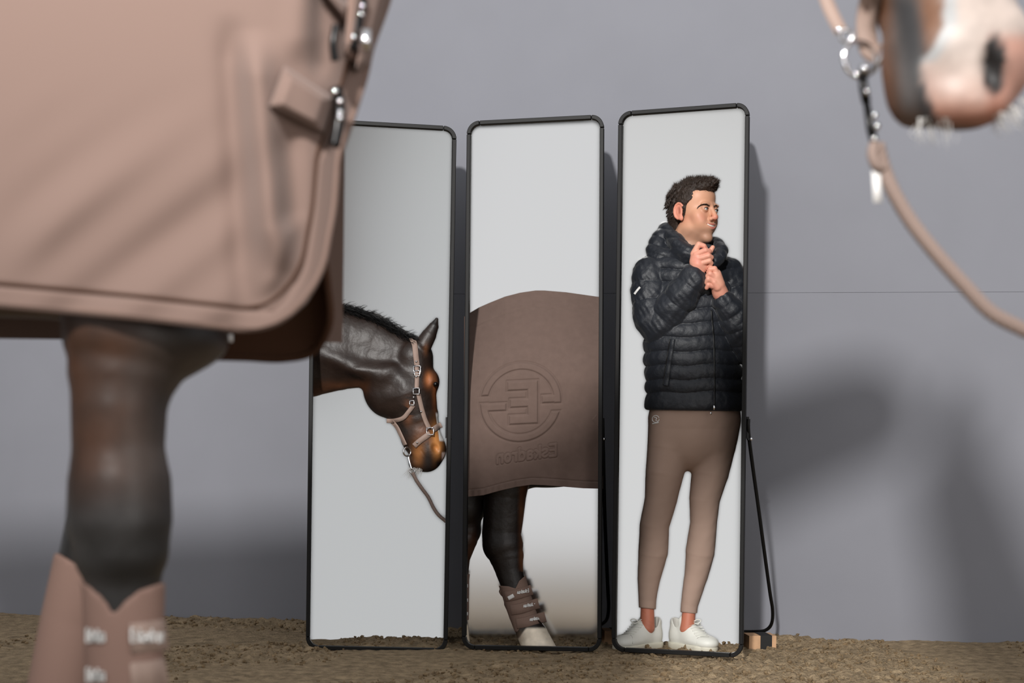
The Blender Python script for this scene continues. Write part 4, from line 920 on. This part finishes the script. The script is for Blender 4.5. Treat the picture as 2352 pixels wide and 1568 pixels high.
# eyes, brows, teeth
lid = mat('lash line', srgb(70, 44, 36), 0.6)
for s_ in (1, -1):
    mb = MB(); mb.ball((0, 0, 0), 1.0, 32, 24); V = np.concatenate(mb.v); c0 = HL(s_*.0305, .0755, .0025)
    gz = fv*0.95+sv*(-.22)+zv*0.02; gz /= np.linalg.norm(gz); an = np.arccos(np.clip(V @ gz, -1, 1))
    c = np.tile(np.array(srgb(214, 206, 200)), (len(V), 1)); c[an < .52] = srgb(84, 104, 108); c[an < .24] = srgb(14, 14, 16)
    mesh('eye', V*.0118+c0, mb.f, M['eyew'], man, col=c)
    mb = MB(); mb.tube(interp([HL(s_*(.0305+u*.0125), .0755+.0128*math.sqrt(1-(u*.80)**2), .0025+.0042*math.sqrt(max(0, 1-u*u))) for u in (-.98, -.6, 0, .6, .98)], 16), [.0006]+[.0011]*14+[.0006], 6); mb.build('lash_line', lid, man)
for nm_, pth, wd_ in (('a', [(1601, 479), (1606, 474), (1614, 470), (1623, 470), (1631, 474)], 3.8), ('b', [(1639, 475), (1644, 472), (1648, 474)], 2.8)):
    pp = interp(pth, 60); rt = []; tp = []
    for i in range(220 if nm_ == 'a' else 80):
        j = int(rng.random()*54); x, y = pp[j]+(0, (rng.random()-.5)*wd_*(.5+.5*j/60)); x2, y2 = pp[j+5]+(0, -1.2+rng.normal()*.5)
        d1 = FSK.cast(x, y, 5.2, 5.6); d2 = FSK.cast(x2, y2+(y-pp[j][1]), 5.2, 5.6)
        if d1 is None: continue
        d2 = d2 or d1
        if abs(d2-d1) > .01: d2 = d1
        rt.append(P(x, y, d1-.0012)); tp.append(P(x-(pp[j+5][0]-x)*.6, y+1.5*rng.normal()*.4, d2-.0015) if False else P(x2, y2+(y-pp[j][1]), d2-.0034))
    if rt: strands('eyebrow', rt, tp, .0009, M['hairl'], man, seg=2)
mb = MB(); mb.tube([HL(s, MS(s)-.0036, MZ(s)+.0004) for s in np.linspace(-.0225, .0225, 11)], .0042, 8); mb.build('teeth', M['teeth'], man)
# hair: a cap with tufts
H = Field(HC-np.array((.16, .16, .15)), HC+np.array((.16, .16, .19)), 0.0018)
nf_ = lambda amp: (lambda X, Y, Z, t, L_: amp*fbm(X, Y, Z, 230, 21, 2)+amp*0.8*fbm(X, Y, Z, 90, 22, 2))
H.ell(HL(0, -.004, .038), (.078, .086, .086), .0, R=HR, disp=nf_(.0016)); H.ell(HL(0, .010, .092), (.059, .072, .038), .02, R=HR, disp=nf_(.0025)); H.ell(HL(0, .066, .098), (.046, .034, .024), .02, R=HR, disp=nf_(.0025))
H.ell(HL(0, -.070, .070), (.05, .022, .035), .02, R=HR, disp=nf_(.002)); H.cone(HL(0, -.050, -.02), HL(0, -.054, -.10), .060, .040, .03)
for i in range(420):
    th = rng.random()*6.28; rr = math.sqrt(rng.random()); s0 = .056*rr*math.cos(th); f0 = .012+.088*rr*math.sin(th)
    zt = .121-.030*rr**2+.010*(f0 > .03); L_ = .008+.010*rng.random()+.007*(f0 > .05)
    p0 = HL(s0, f0, zt-.012); dr = fv*(0.55+0.5*rng.normal())+sv*0.6*rng.normal()+zv*(1.0+.2*rng.random()); dr /= np.linalg.norm(dr); mid = p0+dr*L_*.6; end = mid+(dr+fv*.6+sv*rng.normal()*.5)/1.4*L_*.5
    H.cone(p0, mid, .0052, .0042, .002); H.cone(mid, end, .0042, .0014, .002)
for i in range(160):
    a = rng.random()*math.pi*1.2+math.pi*0.9; z0 = -.06+.17*rng.random(); wv = math.sqrt(max(0, 1-((z0-.038)/.095)**2))
    p0 = HL(.080*wv*math.cos(a), -.016+.102*wv*math.sin(a), z0); dr = np.array(p0-HL(0, -.01, z0)); dr /= np.linalg.norm(dr)+1e-9
    H.cone(p0-dr*.004, p0+dr*.003+zv*-.010+fv*.004*rng.normal(), .0042, .0015, .003)
def hcut(X, Y, Z):
    x = X-HC[0]; y = Y-HC[1]; z = Z-HC[2]+0*X+0*Y; f = x*fv[0]+y*fv[1]+0*Z; s = np.abs(x*sv[0]+y*sv[1])+0*Z
    fh = np.interp(z, [-.13, -.06, -.035, -.030, -.012, .02, .045, .066, .080, .095], [-.052, -.040, -.034, .002, .010, .020, .044, .058, .084, .16])
    fh = fh-0.0*s+np.where(z > .045, np.clip(.045-s, 0, .03)*0.6, 0)
    ear = np.hypot((f+.014)/.020, (z+.006)/.032)
    return np.maximum(np.maximum(f-fh, -.118-z), np.where(s > .066, (1-ear)*.02, -1))
H.full(hcut, k=.004)
hr = H.build('hair', M['hair'], man)
HV, _ = H.surf(); L_ = (HV-HC) @ HR.T; pick = rng.choice(len(HV), 5200, replace=False); HV = HV[pick]; L_ = L_[pick]
nrm = L_*np.array((1/.078**2, 1/.086**2, 1/.086**2)); nrm /= np.linalg.norm(nrm, axis=1)[:, None]; top = np.clip((L_[:, 2]-.05)/.05, 0, 1)[:, None]
dr = nrm*(0.35+0.45*top)+np.array((0, -.25, -.75))*(1-top)+np.array((0, .55, .35))*top+rng.normal(size=nrm.shape)*(.18+.3*top); dr /= np.linalg.norm(dr, axis=1)[:, None]
ln = (.005+.010*top[:, 0]*rng.random(len(HV)))[:, None]
strands('hair_strands', HV-(nrm @ HR)*.001, HV+(dr @ HR)*ln, .0009, M['hairl'], hr, bend=.12, seg=3, kind='stuff')
# jacket: quilted shell grown round the trunk and arms
J = Field(P(1434, 962, 5.19), P(1732, 500, 5.62), 0.0028)
SEAM = np.array([560, 588, 617, 647, 678, 709, 741, 773, 806, 838, 871, 900, 946, 985], float)
def baffle(py): i = np.interp(py, SEAM, np.arange(len(SEAM))); return np.sqrt(np.abs(np.sin(np.pi*i)))
def dt(X, Y, Z, t, L_):
    px, py = proj(X, Y, Z); return .0115*(baffle(py+0.02*(px-1590)+2*np.sin(px/17))-0.62)+.0022*fbm(X, Y, Z, 95, 31, 3)
def ds(per, ph=0.0, amp=.0085):
    def fn(X, Y, Z, t, L_): return amp*(np.sqrt(np.abs(np.sin(np.pi*(t*L_/per+ph)+0.25*fbm(X, Y, Z, 40, 33, 2))))-0.62)+.0042*fbm(X, Y, Z, 80, 34, 3)
    return fn
def JC(pts, k=.012, disp=None, sq=1.0): J.chain([(P(x, y, d), r2(r, DM)) for x, y, d, r in pts], k, disp=disp, sq=sq)
JC([(1588, 645, 5.43, 92), (1586, 700, 5.43, 103), (1584, 780, 5.42, 106), (1592, 850, 5.42, 110), (1595, 930, 5.42, 112)], .02, dt, 1.42)
JC([(1512, 622, 5.43, 42), (1590, 606, 5.43, 46), (1668, 630, 5.44, 40)], .03, dt, 1.15)
J.full(lambda X, Y, Z: (lambda p: (p[1]-(943+0.015*(p[0]-1590)))*DM/FPX)(proj(X, Y, Z)), k=.012)
JC([(1492, 628, 5.42, 39), (1491, 670, 5.41, 42), (1499, 728, 5.39, 45)], .006, ds(.062, .3, .006))
JC([(1499, 728, 5.39, 46), (1512, 748, 5.38, 42), (1538, 716, 5.35, 42), (1566, 680, 5.315, 38), (1593, 641, 5.29, 31)], .004, ds(.06, .1, .0055))
J.ell(P(1612, 612, 5.285), (r2(24, DM), .03, r2(24, DM)), .004, 'sub')
JC([(1680, 640, 5.44, 36), (1694, 700, 5.42, 36), (1720, 780, 5.40, 38)], .006, ds(.06, .2))
JC([(1720, 790, 5.38, 46), (1690, 735, 5.34, 40), (1664, 694, 5.31, 27)], .004, ds(.06, .4, .006))
J.ell(P(1648, 668, 5.295), (r2(22, DM), .026, r2(20, DM)), .004, 'sub')
clip_mirror(J, m3)
jk = J.build('jacket', M['jacket'], man); jk['label'] = 'navy quilted puffer jacket with hood'
# the hood lies behind the neck and comes round to the open collar
Hd = Field(P(1470, 630, 5.20), P(1690, 495, 5.62), 0.0028)
def HCH(pts, k=.012, sq=1.0, amp=.003): Hd.chain([(P(x, y, d), r2(r, DM)) for x, y, d, r in pts], k, sq=sq, disp=lambda X, Y, Z, t, L_: amp*fbm(X, Y, Z, 75, 41, 3)+.0045*(np.sqrt(np.abs(np.sin(np.pi*(X*math.cos(.5)*14+Z*22+Y*6))))-.6))
HCH([(1506, 575, 5.44, 22), (1516, 552, 5.46, 24), (1530, 535, 5.48, 22)], .02); HCH([(1531, 522, 5.47, 12), (1545, 543, 5.42, 17), (1560, 565, 5.37, 20), (1580, 580, 5.335, 19), (1598, 586, 5.32, 15)], .012)
HCH([(1510, 590, 5.42, 22), (1545, 595, 5.40, 24), (1580, 603, 5.36, 20)], .02)
HCH([(1530, 524, 5.49, 11), (1560, 545, 5.54, 16), (1600, 560, 5.54, 20), (1640, 560, 5.50, 15)], .015)
HCH([(1642, 553, 5.46, 9), (1652, 562, 5.40, 13), (1658, 577, 5.35, 15), (1652, 592, 5.32, 14), (1640, 600, 5.30, 11)], .01); HCH([(1625, 596, 5.31, 12), (1640, 604, 5.31, 12)], .01)
Hd.cone(P(1596, 490, 5.425), P(1588, 590, 5.43), .062, .058, .006, 'sub'); Hd.ell(P(1552, 532, 5.46), (.022, .05, .022), .01, 'sub')
Hd.build('hood', M['jacket'], jk)
JS = Field.__new__(Field); JS.__dict__.update(J.__dict__)
def jr(name, pts, w, m, par=jk, lift=0.001, th=.003, **kw):
    mb = MB(); ribbon(mb, J, pts, w, 5.2, 5.6, th=th, lift=lift, miss=5.32, **kw); return mb.build(name, m, par)
zp = jr('zip', [(1634, 712), (1637, 745), (1640, 785), (1641, 840), (1641.5, 890), (1641, 936)], 4.5, M['jackd'], lift=0.0, th=.0015, n=60)
mb = MB(); mb.box(P(1641, 936, 5.262), (.004, .003, .008)); mb.box(P(1633, 949, 5.262), (.003, .002, .004)); mb.build('zip_pull', M['chrome'], jk)
jr('pocket_welt', [(1546, 778), (1540, 812), (1534, 850), (1529, 886)], 11, M['jacket'], lift=.003, th=.005, n=30); jr('pocket_seam', [(1539, 778), (1533, 812), (1527, 850), (1523, 884)], 2.2, M['jackd'], lift=.001, n=30)
jr('sleeve_mark', [(1457, 675), (1463, 667), (1470, 659)], 5, M['white'], th=.0015, lift=.002)
# breeches
B = Field(P(1450, 1420, 5.26), P(1726, 925, 5.58), 0.003)
wr = lambda X, Y, Z, t, L_: .0014*fbm(X, Y, Z, 45, 51, 3)
def BC(pts, k=.02, sq=1.0): B.chain([(P(x, y, d), r2(r, DM)) for x, y, d, r in pts], k, sq=sq, disp=wr)
BC([(1596, 915, 5.42, 101), (1595, 965, 5.42, 100), (1595, 985, 5.42, 98)], .02, 1.45)
BC([(1545, 965, 5.42, 56), (1538, 1025, 5.415, 51), (1527, 1084, 5.41, 44), (1518, 1145, 5.41, 37), (1504, 1205, 5.415, 33.5), (1500, 1267, 5.43, 34), (1491, 1328, 5.44, 26), (1487, 1376, 5.445, 20.5), (1486, 1440, 5.445, 18)], .015, 1.05)
BC([(1643, 965, 5.42, 57), (1640, 1022, 5.415, 50), (1631, 1084, 5.41, 42), (1618, 1145, 5.41, 35), (1616, 1200, 5.415, 30.5), (1608, 1267, 5.43, 33), (1599, 1320, 5.44, 27), (1584, 1388, 5.445, 20), (1577, 1450, 5.445, 18)], .015, 1.05)
B.full(lambda X, Y, Z: (lambda p: (p[1]-(1397+0.11*(p[0]-1487)))*DM/FPX)(proj(X, Y, Z)), k=.002); clip_mirror(B, m3)
br = B.build('breeches', M['breech'], man)
def brr(name, pts, w, lift=.001, th=.0012, m=None, **kw):
    mb = MB(); ribbon(mb, B, pts, w, 5.2, 5.6, th=th, lift=lift, miss=5.33, **kw); return mb.build(name, m or M['white'], br)
brr('round_emblem', [(1506+8*math.cos(a), 962+8*math.sin(a)) for a in np.linspace(0, 6.0, 14)], 1.8); brr('emblem_stroke', [(1502, 958), (1508, 960), (1506, 965), (1511, 967)], 1.8); brr('emblem_line', [(1498, 973), (1513, 970)], 2.4)
# sneakers
def sneaker(hx, tx, hd, td, lab, bars, toe):
    a = P(hx, 1484, hd); b = P(tx, 1486, td); a[2] = .0; b[2] = .0; u = b-a; L_ = np.linalg.norm(u); u /= L_; w = np.array([-u[1], u[0], 0]); R = np.stack([u, w, zv])
    f = lambda x, y, z: a+u*x*L_+w*y+zv*(z+.004)
    mid = f(.5, 0, 0)
    S_ = Field(mid-np.array((.2, .2, .01)), mid+np.array((.2, .2, .17)), .0024)
    se = lambda c, r, k=.015, op='add': S_.ell(f(*c), r, k, op, R=R)
    se((.13, 0, .042), (.038, .037, .050)); se((.42, 0, .040), (.085, .038, .044)); se((.72, 0, .032), (.070, .044, .028)); se((.87, 0, .028), (.036, .038, .022))
    S_.cone(f(.46, 0, .055), f(.27, 0, .100), .032, .030, .02); S_.cone(f(.10, 0, .06), f(.08, 0, .092), .027, .026, .012)
    S_.cone(f(.36, 0, .085), f(.27, 0, .122), .024, .016, .012)                      # tongue
    S_.cone(f(.17, 0, .085), f(.13, 0, .15), .026, .032, .005, 'sub')
    S_.full(lambda X, Y, Z: .020-Z+0*X+0*Y, k=.003)
    up = S_.build('sneaker', M['shoe'], man, label=lab)
    T_ = Field(mid-np.array((.2, .2, .015)), mid+np.array((.2, .2, .06)), .0024)
    T_.chain([(f(.12, 0, .012), .040), (f(.45, 0, .012), .038), (f(.74, 0, .012), .046), (f(.86, 0, .012), .040)], .0)
    T_.full(lambda X, Y, Z: np.maximum(Z-.024, -.004-Z)+0*X+0*Y, k=.004); T_.build('sole', M['sole'], up)
    def rb(name, pts, w_, lift=.0012, th=.0028, m='shoe', **kw):
        mb = MB(); ribbon(mb, S_, pts, w_, 5.2, 5.65, th=th, lift=lift, miss=5.42, **kw); return mb.build(name, M[m], up)
    for (x0, y0), (x1, y1) in bars: rb('lace', [(x0, y0), (0.5*(x0+x1), 0.5*(y0+y1)-1.5), (x1, y1)], 3.2, n=14)
    rb('toe_seam', toe, 1.4, lift=.0002, th=.001, m='seam', n=20)
    (x0, y0), (x1, y1) = bars[0]; xm, ym = .5*(x0+x1), .5*(y0+y1); d0 = (S_.cast(xm, ym, 5.2, 5.65, 5.42))-.006
    mb = MB()
    for s_ in (-1, 1): mb.tube(interp([P(xm, ym-1, d0), P(xm+s_*10, ym-7, d0-.004), P(xm+s_*18, ym-4, d0-.006), P(xm+s_*10, ym+3, d0-.006), P(xm, ym, d0)], 20), .0019, 6)
    mb.build('lace_bow', M['shoe'], up)
    return up
sneaker(1511, 1417, 5.50, 5.36, 'white sneaker pointing left', [((1453, 1428), (1480, 1428)), ((1449, 1434), (1477, 1434)), ((1445, 1439), (1473, 1440)), ((1441, 1444), (1468, 1445)), ((1437, 1449), (1463, 1450)), ((1433, 1453), (1457, 1455))], [(1427, 1457), (1444, 1456), (1452, 1463), (1453, 1478)])
sneaker(1547, 1638, 5.50, 5.36, 'white sneaker pointing right', [((1578, 1430), (1606, 1428)), ((1582, 1436), (1610, 1434)), ((1586, 1442), (1614, 1440)), ((1590, 1448), (1618, 1446)), ((1594, 1454), (1621, 1452)), ((1598, 1459), (1624, 1457))], [(1600, 1478), (1601, 1466), (1610, 1462), (1628, 1462)])
